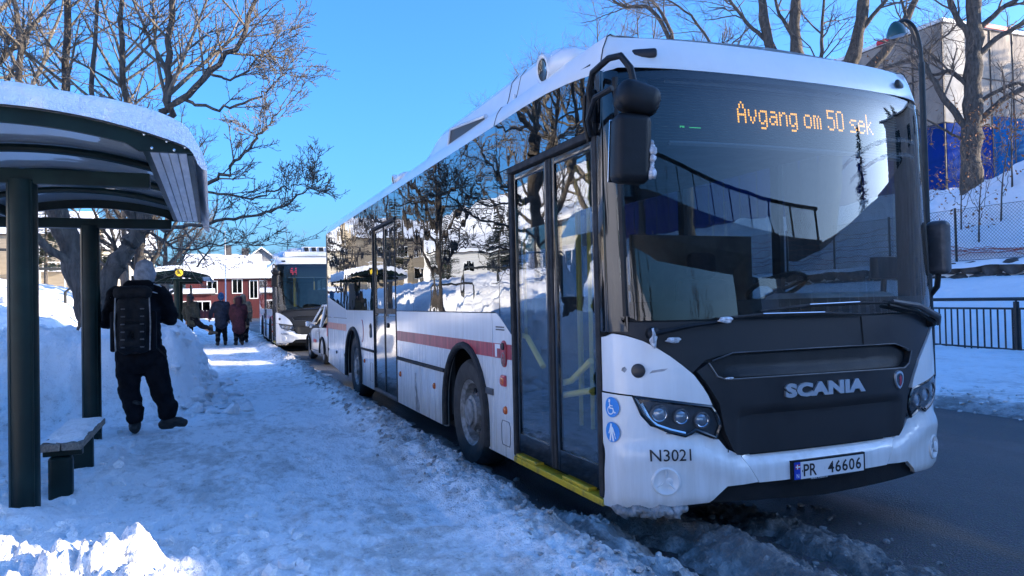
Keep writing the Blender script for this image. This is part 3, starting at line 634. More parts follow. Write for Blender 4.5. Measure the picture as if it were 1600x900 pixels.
mb = MB(); mb.rbox((-HW-.012, .435, .252), (-HW+.08, 1.80, .296), .008); mb.rbox((-HW-.004, .62, .296), (-HW+.06, .98, .320), .006); mb.rbox((-HW-.004, 1.40, .296), (-HW+.06, 1.78, .318), .006); mb.build('door_sill', 'yellow_paint', B)
for pts in ([(1.79, 1.20), (1.70, 1.19), (1.42, .99)], [(1.10, .905), (.98, .93), (.70, 1.08)], [(1.22, .80), (.70, .895)]):
    mb = MB(); mb.tube([(-1.195, v, z) for v, z in pts], .021, 8); mb.build('grab_rail', 'yellow_pole', B)
# --- middle door ------------------------------------------------
leaf(5.635, 6.27, .30, 2.49, 1.30, gm='tinted_glass'); leaf(6.32, 6.945, .30, 2.49, 1.30, gm='tinted_glass')
mb = MB(); mb.rbox((-HW-.006, 5.59, .28), (-HW+.06, 5.632, 2.53), .01); mb.rbox((-HW-.006, 6.95, .28), (-HW+.06, 6.992, 2.53), .01); mb.rbox((-HW-.018, 5.59, 2.492), (-HW+.06, 6.99, 2.53), .01); mb.rbox((-HW+.004, 6.274, .30), (-HW+.05, 6.316, 2.49), .008); mb.build('door_frame', 'rubber', B)
mb = MB(); mb.rbox((-HW-.008, 5.60, .25), (-HW+.07, 6.99, .292), .008); mb.build('door_sill', 'lamp_body', B)
mb = MB(); mb.lathe([(.035, 0), (.03, .015), (0, .016)], 14, Mdir((-HW+.01, 6.12, 1.18), (-1, 0, 0))); mb.build('door_button', 'print_black', B)
# --- far side and rear ------------------------------------------
mb = MB(); mb.prism([(.44, .25), (2.36, .25)]+[(v, z) for v, z in A1[::-1]]+[(3.58, .25), (7.93, .25)]+[(v, z) for v, z in A2[::-1]]+[(9.31, .25), (11.48, .34), (11.48, 1.368), (.44, 1.368)], 'x', HW-.035, HW); mb.build('side_panel', 'bus_white', B)
for v0, v1 in ((.47, 1.70), (1.78, 3.10), (3.18, 4.6), (4.68, 6.1), (6.18, 7.6), (7.68, 9.1), (9.18, 11.4)): pane([(v0, W0), (v1, W0), (v1, 2.85), (v0, 2.85)], 1, 'far_glass')
mb = MB()
for v in (.46, 1.74, 3.14, 4.64, 6.14, 7.64, 9.14): mb.box((HW-.06, v-.05, 1.34), (HW-.012, v+.05, 2.87))
mb.box((HW-.06, .5, 1.33), (HW-.012, 11.4, 1.42)); mb.box((HW-.06, .5, 2.78), (HW-.012, 11.4, 2.87)); mb.build('window_carrier', 'black_plastic', B)
mb = MB(); mb.rbox((-HW+.05, 11.42, .40), (HW-.05, 11.5, 2.9), .03); mb.build('rear_panel', 'bus_white', B)
# --- nose: white panels, lamps, grille --------------------------
UP = [(-1.2745, .928), (-1.17, .915), (-1.0, .888), (-.778, .852), (-.80, .905), (-.83, .955), (-.88, 1.025), (-.94, 1.08), (-1.0, 1.13), (-1.07, 1.18), (-1.14, 1.222), (-1.21, 1.25), (-1.255, 1.262), (-1.2745, 1.24)]
HL = [(-1.185, .904), (-1.0, .876), (-.785, .842), (-.755, .80), (-.732, .735), (-.76, .668), (-.82, .692), (-.878, .717), (-.905, .700), (-.935, .688), (-1.02, .712), (-1.10, .752), (-1.145, .81)]
LOW = [(-1.2745, .918), (-1.19, .908)]+[(x-.004, z-.004) for x, z in [(-1.15, .806), (-1.104, .746), (-1.02, .706), (-.935, .681), (-.90, .693), (-.876, .710), (-.82, .686), (-.762, .662)]]+[(-.735, .655), (-.69, .60), (-.655, .568), (-.60, .555), (-.575, .52), (-.50, .40), (-.70, .392), (-.76, .345), (-.80, .305), (-.90, .298), (-1.12, .278), (-1.2745, .262)]
CEN = [(-.594, .553), (0, .553), (.594, .553), (.57, .52), (.494, .396), (0, .392), (-.494, .396), (-.57, .52)]
fpanel(UP, 0, .03).build('front_corner_panel', 'front_white', B, angle=40); fpanel(mir(UP), 0, .03).build('front_corner_panel', 'front_white', B, angle=40)
fog_c = (-1.04, .437)
fpanel(LOW, 0, .03, bumper_relief, .03).build('bumper_corner', 'front_white', B, angle=40); fpanel(mir(LOW), 0, .03, bumper_relief, .03).build('bumper_corner', 'front_white', B, angle=40)
fpanel(CEN, 0, .03, bumper_relief, .025).build('bumper_centre', 'front_white', B, angle=30)
LO2 = [(-.70, .386), (.70, .386), (.77, .335), (.86, .285), (0, .262), (-.79, .30), (-.765, .335)]
fpanel(LO2, .045, .05).build('lower_grille', 'black_plastic', B)
mb = MB(); mb.rbox((-1.262, .20, .222), (-1.02, .46, .275), .02); mb.build('ice_crust', 'ice_dirty', B, angle=180) if False else None
mb = MB()
for k in range(26):
    x = -1.24+.012*k; mb.blob((x, Fsurf(x, .25)+.06, .262-.012*math.sin(k*.7)), (.03, .06, .024+.010*rnd.random()), 2, .25, k)
mb.build('ice_crust', 'ice_dirty', B, angle=180)
# grille: backing sheet, hood band, recessed slot, raised lower face
BACK = [(-.76, .655), (-.69, .59), (-.655, .560), (-.60, .548), (.60, .548), (.655, .560), (.69, .59), (.76, .655)]
edge = [(.735, .735), (.76, .80), (.785, .845), (.80, .905), (.83, .955), (.88, 1.03), (.94, 1.085), (1.0, 1.135), (1.07, 1.185), (1.14, 1.227), (1.21, 1.255), (1.256, 1.268)]
full = BACK+edge+[(1.256, 1.44), (-1.256, 1.44)]+[(-x, z) for x, z in edge[::-1]]
fpanel(full, .045, .01).build('nose_backing', 'black_plastic', B)
hood = [(-1.256, 1.275)]+[(-x, z+.006) for x, z in edge[::-1] if x > .87]+[(-.80, 1.105), (-.64, 1.142), (0, 1.147), (.64, 1.142), (.80, 1.105)]+[(x, z+.006) for x, z in edge if x > .87]+[(1.256, 1.275), (1.256, 1.325), (.6, 1.325), (-.6, 1.325), (-1.256, 1.325)]
hl_ = [p for p in hood if p[0] <= .342]; hr_ = [p for p in hood if p[0] > .348]
fpanel([p for p in hood if p[0] <= 0]+[(.34, 1.145), (.34, 1.325)] if False else hood, .012, .03).build('hood_panel', 'grille_black', B)
mb = MB(); mb.tube([SP(.345, z, .010) for z in (1.15, 1.2, 1.26, 1.322)], .004, 5); mb.build('hood_seam', 'underbody', B)
def grel(x, z): return .022*float(sstep(.82, .775, z))*float(sstep(.64, .58, abs(x)))+.018*float(sstep(.80, .74, z))*0+.02*float(sstep(.985, 1.0, z))*0
GR = [(-.705, .70), (-.66, .60), (-.625, .562), (.625, .562), (.66, .60), (.705, .70), (.735, .86), (.80, .965), (.86, 1.045), (.79, 1.088), (.745, 1.015), (.69, .988), (-.60, .996), (-.70, .996), (-.745, 1.015), (-.79, 1.088), (-.86, 1.045), (-.80, .965), (-.735, .86)]
fpanel(GR, .0, .045, grel, .022).build('grille', 'grille_black', B, angle=25)
SL = [(-.69, 1.003), (-.60, 1.003), (.68, .996), (.735, 1.02), (.755, 1.075), (.64, 1.125), (0, 1.13), (-.63, 1.125), (-.76, 1.085), (-.735, 1.02)]
fpanel([(x, z) for x, z in SL], .034, .01, lambda x, z: -.030*float(sstep(1.06, 1.0, z))*float(sstep(.72, .6, abs(x))), .02).build('grille_slot', 'black_plastic', B)
mb = MB(); mb.tube([SP(-.79, 1.09, -.002), SP(-.745, 1.012, -.004), SP(-.69, .992, -.004), SP(-.3, .994, -.004), SP(.3, .990, -.004), SP(.69, .985, -.004), SP(.745, 1.012, -.004), SP(.79, 1.09, -.002)], .005, 6); mb.tube([SP(-.76, 1.10, .008), SP(-.63, 1.14, .006), SP(0, 1.144, .006), SP(.63, 1.14, .006), SP(.77, 1.10, .008)], .004, 6); mb.build('grille_edge', 'lamp_body', B)
# SCANIA lettering, emblem
a, fs = fit_text('SCANIA', .62, .082, .02, .062, 1.06); a[:, 2] = (a[:, 2]-a[:, 2].min())/(a[:, 2].max()-a[:, 2].min())*.012
mb = MB(); mb.add(on_nose(a, -.31, .866, -.002), fs); mb.build('brand_letters', 'silver_letters', B, angle=30)
mb = MB(); sh = [(0, .055), (.022, .050), (.036, .036), (.040, .012), (.034, -.02), (.018, -.045), (0, -.058)]; sh = sh+[(-x, z) for x, z in sh[1:-1][::-1]]
mb.add([SP(.63+x, .915+z, -.012) for x, z in sh]+[SP(.63+x*1.1, .915+z*1.1, .004) for x, z in sh], [tuple(range(len(sh)))]+[(i, (i+1) % len(sh), len(sh)+(i+1) % len(sh), len(sh)+i) for i in range(len(sh))])
em = mb.build('emblem', 'silver_letters', B); mb = MB(); mb.add([SP(.63+x*.74, .915+z*.74, -.014) for x, z in sh], [tuple(range(len(sh)))]); mb.build('emblem_field', 'gloss_black', em)
mb = MB(); mb.add([SP(.63+x, .915+z, -.0155) for x, z in [(-.012, .012), (-.002, .028), (.012, .022), (.015, 0), (.010, -.025), (0, -.038), (-.008, -.02), (-.004, 0)]], [tuple(range(8))]); mb.build('emblem_figure', 'flag_red', em)
# number plate
mb = MB(); fpm = fpanel([(-.283, .383), (.283, .383), (.283, .500), (-.283, .500)], -.016, .05); plate = fpm.build('number_plate', 'black_plastic', B, bevel=0)
g = fpanel([(-.222, .392), (.268, .392), (.268, .490), (-.222, .490)], -.019, .004); g.build('plate_face', 'plate_white', plate); g = fpanel([(-.268, .392), (-.223, .392), (-.223, .490), (-.268, .490)], -.019, .004); g.build('country_band', 'plate_blue', plate)
a, fs = fit_text('PR', .098, .070, 0, .016); b, fs2 = fit_text('46606', .265, .070, 0, .016, 1.12)
mb = MB(); mb.add(on_nose(a, -.203, .406, -.0205), fs); mb.add(on_nose(b, -.02, .406, -.0205), fs2); mb.add(on_nose(np.array([(.0, 0, 0), (.006, 0, 0), (.006, .012, 0), (0, .012, 0)]), -.214, .432, -.0205), [(0, 1, 2, 3)]); mb.build('plate_number', 'print_black', plate, smooth=False)
a, fs = fit_text('N', .018, .024, 0, .01); mb = MB(); mb.add(on_nose(a, -.254, .400, -.0205), fs); mb.build('plate_letter', 'sticker_white', plate, smooth=False)
a, fs = fit_text('NORSK SCANIA AS', .125, .008, 0, .0); mb = MB(); mb.add(on_nose(a, -.15, .3842, -.0205), fs); mb.build('plate_print', 'sticker_white', plate, smooth=False)
mb = MB(); mb.box((-.262, -.020, .452), (-.229, -.0185, .478)); fl = mb.build('plate_flag', 'flag_red', plate); mb = MB(); mb.box((-.262, -.0212, .461), (-.229, -.0195, .469)); mb.box((-.253, -.0212, .452), (-.246, -.0195, .478)); mb.build('flag_cross', 'sticker_white', fl) if False else mb.build('flag_cross', 'sticker_white', plate)
# fleet number, blue discs, scratches
a, fs = fit_text('N3021', .212, .066, 0, .006); mb = MB(); mb.add([(x, y+bumper_relief(x, z), z) for x, y, z in on_nose(a, -1.13, .552, -.008)], fs); numo = mb.build('fleet_number', 'print_black', B, smooth=False)
def disc(z, name):
    """round blue sticker on the side of the bumper corner, sampled along the curve"""
    pts = []; c = .335
    def at(p, q, off): # p along the bend, q up
        v = c-p; x = -HW*(1-max(0, (1-v/DF))**NF)**(1/NF) if v < DF else -HW
        return (x-off, v, z+q)
    vs = [at(0, 0, .002)]+[at(.052*math.cos(2*math.pi*i/28), .058*math.sin(2*math.pi*i/28), .002) for i in range(28)]
    mb = MB(); mb.add(vs, [(0, i+1, (i+1) % 28+1) for i in range(28)]); o = mb.build(name, 'sticker_blue', B)
    def stroke(mb, pts, w):
        pts = [np.array(p, float) for p in pts]
        for a, b in zip(pts, pts[1:]):
            d = b-a; d /= np.linalg.norm(d); n = np.array([-d[1], d[0]])*w/2; e = d*w*.3
            mb.add([at(*(a-n-e), .0035), at(*(b-n+e), .0035), at(*(b+n+e), .0035), at(*(a+n-e), .0035)], [(0, 1, 2, 3)])
    return o, stroke, at
o, stroke, at = disc(.842, 'wheelchair_sticker'); mb = MB()
stroke(mb, [(-.012, .020), (-.009, -.006), (.012, -.006), (.022, -.030), (.030, -.028)], .007); stroke(mb, [(-.011, .010), (.010, .008)], .006)
stroke(mb, [(-.006+.022*math.cos(math.radians(t)), -.018+.022*math.sin(math.radians(t))) for t in range(110, 380, 20)], .006); stroke(mb, [(-.014, .030), (-.012, .040)], .014); mb.build('pictogram', 'sticker_white', o, smooth=False)
o, stroke, at = disc(.700, 'walking_person_sticker'); mb = MB()
stroke(mb, [(-.004, .034), (-.003, .044)], .014); stroke(mb, [(-.002, .024), (-.001, -.006)], .022); stroke(mb, [(-.006, -.006), (-.012, -.046)], .011); stroke(mb, [(.004, -.006), (.012, -.048)], .011); stroke(mb, [(-.010, .022), (-.022, -.008)], .008); stroke(mb, [(.008, .022), (.020, -.010)], .008); stroke(mb, [(.020, -.010), (.026, -.034)], .004); mb.build('pictogram', 'sticker_white', o, smooth=False)
mb = MB(); mb.add([SP(x, z, -.0018) for x, z in [(-1.115, 1.04), (-1.04, 1.052), (-1.02, 1.066), (-1.05, 1.064), (-1.10, 1.056)]], [(0, 1, 2, 3, 4)]); mb.add([SP(-1.235+x, 1.055+z, -.0025) for x, z in [(0, 0), (.012, -.012), (.022, .006), (.014, .022), (.004, .016)]], [(0, 1, 2, 3, 4)]); mb.build('scratch', 'ice_dirty', B, smooth=False)
mb = MB(); mb.lathe([(.040, -.004), (.040, .006), (.034, .010), (0, .010)], 20, Mdir(SP(-1.165, 1.055), (-.75, -.66, 0))); mb.build('tow_cap', 'print_black', B)
def headlight(s):
    """s=-1 kerb side; dark tray, light bar, three round lamps, clear cover"""
    O = HL if s < 0 else mir(HL)
    h = fpanel(O, .030, .03).build('headlight', 'lamp_body', B)
    n = len(O); mb = MB(); mb.tube([SP(x*.998, z, .006) for x, z in O+[O[0]]], .011, 6, caps=False); mb.build('bezel', 'gloss_black', h)
    bar = [(-1.155, .872), (-1.125, .80), (-1.085, .752), (-1.01, .722), (-.935, .702)]; mb = MB(); mb.tube([SP(-x if s > 0 else x, z, .004) for x, z in bar], .010, 6); mb.build('light_bar', 'chrome', h)
    for i, (x, z, r) in enumerate(((-1.065, .812, .040), (-.95, .792, .037), (-.835, .770, .037))):
        x = x if s < 0 else -x; p = Vector(SP(x, z, .016)); d = Vector((s*.35 if i == 0 else s*.18, -1, 0)); M = Mdir(p, d)
        mb = MB(); mb.lathe([(r*1.32, -.01), (r*1.28, .014), (r*1.08, .016), (r*1.02, -.012), (r*.6, -.03), (0, -.036)], 22, M); rg = mb.build('lamp_ring', 'lamp_body', h)
        mb = MB(); mb.lathe([(r*.98, .0), (r*.9, .005), (r*.6, .010), (.0, .013)], 22, M); mb.build('lamp', 'lamp_lens', h)
        mb = MB(); mb.tube([tuple(M @ Vector((r*1.02*math.cos(t/20*2*math.pi), r*1.02*math.sin(t/20*2*math.pi), .006))) for t in range(21)], .004, 5, caps=False); mb.build('lamp_rim', 'chrome', h)
    fpanel([(x*.999, z) for x, z in O], .002, .002).build('lens_cover', 'lens_cover', h)
headlight(-1); headlight(1)
def fog(s):
    x = s*1.045; z = .437; p = Vector(SP(x, z)); p.y += bumper_relief(x, z)
    M = Mdir(p, (s*.42, -1, 0)); f = MB().lathe([(.082, -.006), (.080, .007), (.072, .011), (.064, .009), (.054, .002), (.030, .001), (0, .001)], 26, M).build('fog_lamp', 'front_white', B)
    MB().lathe([(.034, .0), (.030, .006), (.016, .010), (0, .011)], 18, Mdir(tuple(p+Vector((s*-.02 if s < 0 else .02, 0, 0))), (s*.42, -1, 0))).build('lamp', 'plate_white', f)
    mb = MB()
    for t in (-40, 90, 210): mb.tube([tuple(M @ Vector((.02*math.cos(math.radians(t)), .02*math.sin(math.radians(t)), .004))), tuple(M @ Vector((.062*math.cos(math.radians(t)), .062*math.sin(math.radians(t)), .007)))], .004, 5)
    mb.build('lamp_web', 'front_white', f)
fog(-1); fog(1)
# --- windscreen --------------------------------------------------
WS = [(-1.195, 1.36), (-1.16, 1.335), (0, 1.335), (1.16, 1.335), (1.195, 1.36), (1.225, 1.6), (1.225, 2.60), (1.19, 2.765), (.8, 2.795), (0, 2.803), (-.8, 2.795), (-1.19, 2.765), (-1.225, 2.60), (-1.225, 1.6)]
fpanel(WS, .0, .006, None, .12).build('windscreen', 'windshield_glass', B, angle=60)
for s in (-1, 1):                                          # black corner posts between windscreen and door
    P_ = [(-1.2745, 1.27), (-1.256, 1.275), (-1.20, 1.275), (-1.20, 1.34), (-1.230, 1.36), (-1.232, 2.60), (-1.19, 2.775), (-1.25, 2.79), (-1.2745, 2.79)]
    fpanel(P_ if s < 0 else mir(P_), .003, .03).build('corner_post', 'gloss_black', B)
for s, e in ((-1, .43), (1, .46)): MB().rbox((s*(HW-.0145)-.0155, .36, 1.27), (s*(HW-.0145)+.0155, e, 2.79), .008).build('corner_filler', 'gloss_black', B)
fr = [(-1.19, 2.76), (-.8, 2.79), (0, 2.798), (.8, 2.79), (1.19, 2.76), (1.19, 2.735), (0, 2.762), (-1.19, 2.735)]
fpanel(fr, .012, .01).build('windscreen_band', 'black_plastic', B)
for s in (-1, 1): MB().tube([SP(s*1.20, z, .016) for z in (1.36, 1.6, 2.0, 2.4, 2.74)], .022, 6).build('windscreen_edge', 'black_plastic', B)
# old wiper sweeps left as salt film on the glass
for c, r in ((.95, 1.02), (.95, 1.12)):
    p_ = [(c-r*math.cos(math.radians(a))*.95, 1.35+r*math.sin(math.radians(a))) for a in range(52, 100, 3)]; mb = MB(); mb.add([SP(min(1.19, x-.0*k), z+k*.03, -.0015) for x, z in p_ for k in (0, 1)], [(2*i, 2*i+1, 2*i+3, 2*i+2) for i in range(len(p_)-1)]); mb.build('wiper_smear', 'salt_film', B, smooth=False)
# wipers
def wiper(arm, blade):
    w = MB().tube([SP(x, z, -o) for x, z, o in arm], [.016]+[.011]*(len(arm)-1), 6).build('wiper', 'black_plastic', B)
    MB().tube([SP(x, z, -o) for x, z, o in blade], [.006]+[.012]*(len(blade)-2)+[.006], 6).build('wiper_blade', 'rubber', w)
    mb = MB(); mb.tube([SP(x, z+.006, -o-.012) for x, z, o in blade[1:-1]], .004, 5); mb.build('blade_spine', 'chrome', w)
wiper([(-1.09, 1.262, .03), (-.90, 1.30, .035), (-.66, 1.325, .03)], [(-.73, 1.338, .02), (-.45, 1.352, .03), (0, 1.350, .03), (.37, 1.333, .02)])
wiper([(1.10, 1.262, .03), (.85, 1.335, .035), (.56, 1.385, .03)], [(-.45, 1.372, .02), (-.1, 1.398, .02), (.3, 1.405, .02), (.56, 1.402, .02)])
MB().tube([SP(.60, 1.41, -.03), SP(.85, 1.375, -.05), SP(1.1, 1.30, -.06), SP(1.2, 1.25, -.05)], [.012, .02, .026, .018], 8).build('wiper_arm_cover', 'lamp_body', B)
for s in (-1, 1): MB().lathe([(.035, -.02), (.034, .03), (.02, .04), (0, .042)], 14, Mdir(SP(s*1.09, 1.262), (s*.3, -1, .2))).build('wiper_pivot', 'black_plastic', B)
for x, z, o_, r_ in ((-1.10, 1.24, -.03, (.02, .02, .05)), (-1.0, 1.225, -.03, (.05, .015, .014)), (-.70, 1.33, -.045, (.05, .015, .016)), (-.68, 1.0, -.012, (.03, .01, .006))): MB().blob(SP(x, z, o_), r_, 3, .2, 5).build('frozen_snow', 'icy_crust', B, angle=180)
# --- display box --------------------------------------------------
mb = MB(); nb = 12
for i in range(nb):
    x0 = -1.0+1.96*i/nb; x1 = -1.0+1.96*(i+1)/nb
    mb.add([SP(x0, 2.355, .075), SP(x1, 2.355, .075), SP(x1, 2.745, .06), SP(x0, 2.745, .06)], [(0, 1, 2, 3)])
dsp = mb.build('display_board', 'display_panel', B)
mb = MB()
for k in range(21):
    z = 2.372+.0178*k; mb.tube([SP(x, z, .058) for x in np.linspace(-.98, .95, 14)], .0036, 4)
mb.build('display_slats', 'display_slat', dsp)
mb = MB(); mb.tube([SP(x, 2.735, .055) for x in np.linspace(-.90, .95, 12)], .012, 4); mb.tube([SP(x, 2.362, .055) for x in np.linspace(-.90, .95, 12)], .014, 4); mb.build('display_frame', 'interior_light', dsp)
G_ = {'A': ["..#..", ".#.#.", ".#.#.", "#...#", "#...#", "#####", "#...#", "#...#", "#...#"], 'v': ["", "", "", "#...#", "#...#", "#...#", ".#.#.", ".#.#.", "..#.."],
 'g': ["", "", "", ".####", "#...#", "#...#", "#...#", "#..##", ".##.#", "....#", ".###."], 'a': ["", "", "", ".###.", "....#", ".####", "#...#", "#..##", ".##.#"],
 'n': ["", "", "", "#.##.", "##..#", "#...#", "#...#", "#...#", "#...#"], 'o': ["", "", "", ".###.", "#...#", "#...#", "#...#", "#...#", ".###."],
 'm': ["", "", "", "##.#.", "#.#.#", "#.#.#", "#.#.#", "#.#.#", "#.#.#"], '5': ["#####", "#....", "#....", "####.", "....#", "....#", "....#", "#...#", ".###."],
 '0': [".###.", "#...#", "#...#", "#...#", "#...#", "#...#", "#...#", "#...#", ".###."], 's': ["", "", "", ".####", "#....", ".##..", "...#.", "....#", "####."],
 'e': ["", "", "", ".###.", "#...#", "#####", "#....", "#...#", ".###."], 'k': ["#....", "#....", "#....", "#..#.", "#.#..", "##...", "#.#..", "#..#.", "#...#"]}
def dots(rows_fn, name, m, x0, zt, pitch, zp, parent, off=.048):
    mb = MB(); h = pitch*.40
    for c, r in rows_fn:
        x = x0+c*pitch; z = zt-r*zp
        mb.add([SP(x-h, z-h*zp/pitch, off), SP(x+h, z-h*zp/pitch, off), SP(x+h, z+h*zp/pitch, off), SP(x-h, z+h*zp/pitch, off)], [(0, 1, 2, 3)])
    return mb.build(name, m, parent, smooth=False)
cells = []; c = 0
for ch in 'Avgang om 50 sek':
    if ch == ' ': c += 3; continue
    for r, row in enumerate(G_[ch]):
        for q, px in enumerate(row):
            if px == '#': cells.append((c+q, r))
    c += 6
txo = dots(cells, 'display_text', 'led_amber', -.435, 2.630, 1.13/c, .0150, dsp)
grn = dots([(i, 0) for i in (0, 1, 2, 3)]+[(i, 1) for i in (0, 2, 3, 8, 9, 10, 11, 12, 13, 14, 15, 16, 17)], 'display_status', 'led_green', -.83, 2.462, .0075, .006, dsp)
# --- mirrors --------------------------------------------------------
Mm = Matrix.Translation((-1.30, .0, 2.275)) @ Matrix.Rotation(math.radians(-12), 4, 'Z') @ Matrix.Rotation(math.radians(3), 4, 'Y')
mb = MB(); mb.rbox((-.102, -.07, -.205), (.098, .075, .165), .045, 3, M=Mm); mir_o = mb.build('mirror', 'black_plastic', B)
mb = MB(); mb.rbox((-.10, .076, -.19), (.095, .080, .15), .0019, 1, M=Mm); mb.build('mirror_glass', 'chrome', mir_o)
mb = MB(); mb.rbox((-.155, -.085, .17), (.085, .09, .335), .062, 3, M=Mm @ Matrix.Rotation(math.radians(14), 4, 'Y')); mb.build('upper_mirror', 'black_plastic', mir_o)
mb = MB(); mb.tube([(-1.30, .42, 2.50), (-1.33, .40, 2.68), (-1.34, .33, 2.76), (-1.33, .16, 2.79), (-1.315, .06, 2.775), (-1.28, .02, 2.70), (-1.265, .0, 2.58), (-1.265, .0, 2.44)], .019, 8); mb.tube([(-1.30, .44, 2.43), (-1.35, .38, 2.50), (-1.40, .20, 2.575), (-1.36, .08, 2.60)], .017, 8); mb.tube([(-1.285, .50, 2.40), (-1.33, .47, 2.52), (-1.33, .45, 2.66)], .012, 6); mb.build('mirror_arm', 'black_plastic', mir_o)
mb = MB(); mb.rbox((-1.30, .42, 2.42), (-1.24, .54, 2.70), .02); mb.build('mirror_bracket', 'black_plastic', mir_o)
mb = MB(); rr = random.Random(5)
for k in range(16): mb.blob(tuple(Mm @ Vector((.098+.008*rr.random(), -.055+.03*rr.random(), -.16+.20*rr.random()*rr.random()))), .010+.014*rr.random(), 2, .25, k)
mb.build('frozen_snow', 'icy_crust', mir_o, angle=180)
Mr = Matrix.Translation((1.375, .30, 1.775)) @ Matrix.Rotation(math.radians(14), 4, 'Z')
mb = MB(); mb.rbox((-.048, -.075, -.19), (.048, .075, .19), .04, 3, M=Mr); mr_o = mb.build('mirror', 'lamp_body', B); mb = MB(); mb.rbox((-.04, .076, -.17), (.04, .080, .17), .0019, 1, M=Mr); mb.build('mirror_glass', 'chrome', mr_o)
MB().tube([(1.37, .30, 1.62), (1.36, .31, 1.50), (1.33, .36, 1.42), (1.25, .40, 1.42)], .02, 8).build('mirror_arm', 'black_plastic', mr_o)
# --- roof -----------------------------------------------------------
def roof():
    per = [(-HW, v) for v in np.linspace(BL, .62, 60)]
    xs = [HW*math.sin(math.radians(a)) for a in np.linspace(-90, 90, 61)]
    per += [(x, Fcurve(x)*(1-.189/DF)+.189 if abs(x) < HW else DF) for x in xs]
    per += [(HW, v) for v in np.linspace(.62, BL, 60)]; per = np.array(per)
    t = np.gradient(per, axis=0); t /= np.linalg.norm(t, axis=1)[:, None]; fro = np.abs(t[:, 0])            # 1 across the front
    def Hc(v): return 3.030+.275*sstep(.60, 1.5, v)-.235*sstep(4.1, 4.8, v)+.02*sstep(8, 11, v)
    z0 = np.array([ztop(v) if abs(x) > 1.2 else 2.80 for x, v in per]); z0 = z0*(1-fro**2)+2.802*fro**2
    rows = []
    for d, g in ((.012, -2), (.0, -1), (.0, 0), (.010, .04), (.030, .10), (.065, .155), (.085, .165), (.095, .168), (.11, .169), (.13, .20), (.165, .70), (.21, .90), (.30, 1.), (.60, 1.08), (1.0, 1.13), (1.272, 1.15)):
        x = per[:, 0]*(HW-d)/HW; v = per[:, 1]+d*(1.55*fro**2); H = Hc(v)
        if g == -2: z = z0-.0
        elif g == -1: z = z0-.004
        elif g <= .17: z = z0+g*(3.02-z0)/.165 if g > 0 else z0+0*x
        else: z = 3.02+(H-3.02)*min(g, 1.)+max(0, g-1)*.35
        rows.append(np.stack([x, v, z], 1))
    V = np.concatenate(rows); n = len(per); fs = [(i*n+j, i*n+j+1, (i+1)*n+j+1, (i+1)*n+j) for i in range(len(rows)-1) for j in range(n-1)]
    mb = MB(); mb.add(V, fs); o = mb.build('roof', 'front_white', B, angle=24)
    j0 = 60
    mb = MB(); mb.tube([rows[7][j] for j in range(6, n-6, 2)], .0026, 4); mb.build('roof_seam', 'rubber', o)
    mb = MB()
    for j in (62, n-63): mb.tube([rows[i][j] for i in range(2, 8)], .004, 4)
    for v in (2.05,): 
        j = int(np.argmin(np.abs(per[:60, 1]-v))); mb.tube([rows[i][j]+np.array([-.001, 0, .001]) for i in range(2, 13)], .0035, 4)
    j = int(np.argmin(np.abs(per[:60, 1]-1.9))); mb.tube([rows[i][j]+np.array([-.001, 0, .001]) for i in range(8, 13)], .003, 4); mb.build('panel_joint', 'rubber', o)
    return o
rf = roof()
mb = MB(); mb.rbox((-1.17, .6, 2.58), (1.17, 11.2, 2.62), .01); mb.build('ceiling', 'interior_grey', B)
def pod(v, z, L, r):
    p = MB().lathe([(0, -.12)]+[(r*math.sin(t), -.12+.12*(1-math.cos(t))) for t in np.linspace(.3, 1.57, 5)]+[(r, .03)], 20, Mdir((-1.205, v, z), (-.97, .06, -.12)))
    p.blob((-1.12, v-L*.45, z-.005), (.13, L*.8, r*.98), 2, .02, 1)
    o = p.build('camera_pod', 'front_white', B, angle=50)
    MB().lathe([(r*.72, .0), (r*.66, .034), (r*.4, .030), (0, .028)], 20, Mdir((-1.205, v, z), (-.97, .06, -.12))).build('lens', 'gloss_black', o)
    MB().lathe([(r*.72, .028), (r*.86, .036), (r*.98, .03)], 20, Mdir((-1.205, v, z), (-.97, .06, -.12))).build('lens_rim', 'bus_white', o)
pod(1.24, 3.06, .30, .112); pod(5.80, 3.02, .45, .075)
vt = MB().prism([(3.55, 2.985), (2.44, 2.985), (2.50, 3.035), (3.45, 3.13)], 'x', -1.205, -1.12).build('roof_vent', 'print_black', B)
mb = MB(); mb.tube([(-1.205, p, q) for p, q in [(3.55, 2.985), (2.44, 2.985), (2.47, 3.04), (3.45, 3.145), (3.55, 2.985)]], .016, 6, caps=False); mb.build('vent_lip', 'bus_white', vt)
mb = MB(); mb.tube([(-1.19, 1.885, 2.96), (-1.185, 1.885, 3.02), (-1.18, 1.88, 3.065)], [.016, .013, .011], 8); mb.build('roof_antenna', 'bus_white', B)
for x in (-1.02, 1.02):
    p = Vector(SP(x, 2.89, -.022)); o = MB().rbox((-.075, -.014, -.028), (.075, .02, .028), .02, M=Mdir(p+Vector((0, .02, .0)), (0, 0, 1)) @ Matrix.Rotation(math.radians(-30 if x < 0 else 30), 4, 'Z')).build('roof_marker_lamp', 'print_black', B)
    MB().rbox((-.050, -.018, -.014), (.050, -.010, .014), .006, M=Mdir(p+Vector((0, .02, .0)), (0, 0, 1)) @ Matrix.Rotation(math.radians(-30 if x < 0 else 30), 4, 'Z')).build('lamp', 'lamp_lens', o)
mb = MB()
for x, v, a, b, h in ((.1, 1.3, .5, .4, .05), (-.55, 5.9, .5, .7, .06), (-.5, 7.4, .5, .9, .07), (-.5, 9.2, .5, 1.0, .06), (-.3, 2.9, .5, 1.0, .03)):
    mb.blob((x, v, 3.06 if v > 4.7 else 3.30 if v > 1.4 else 3.24), (a, b, h), 3, .10, int(v*7))
mb.build('roof_snow', 'icy_crust', B)
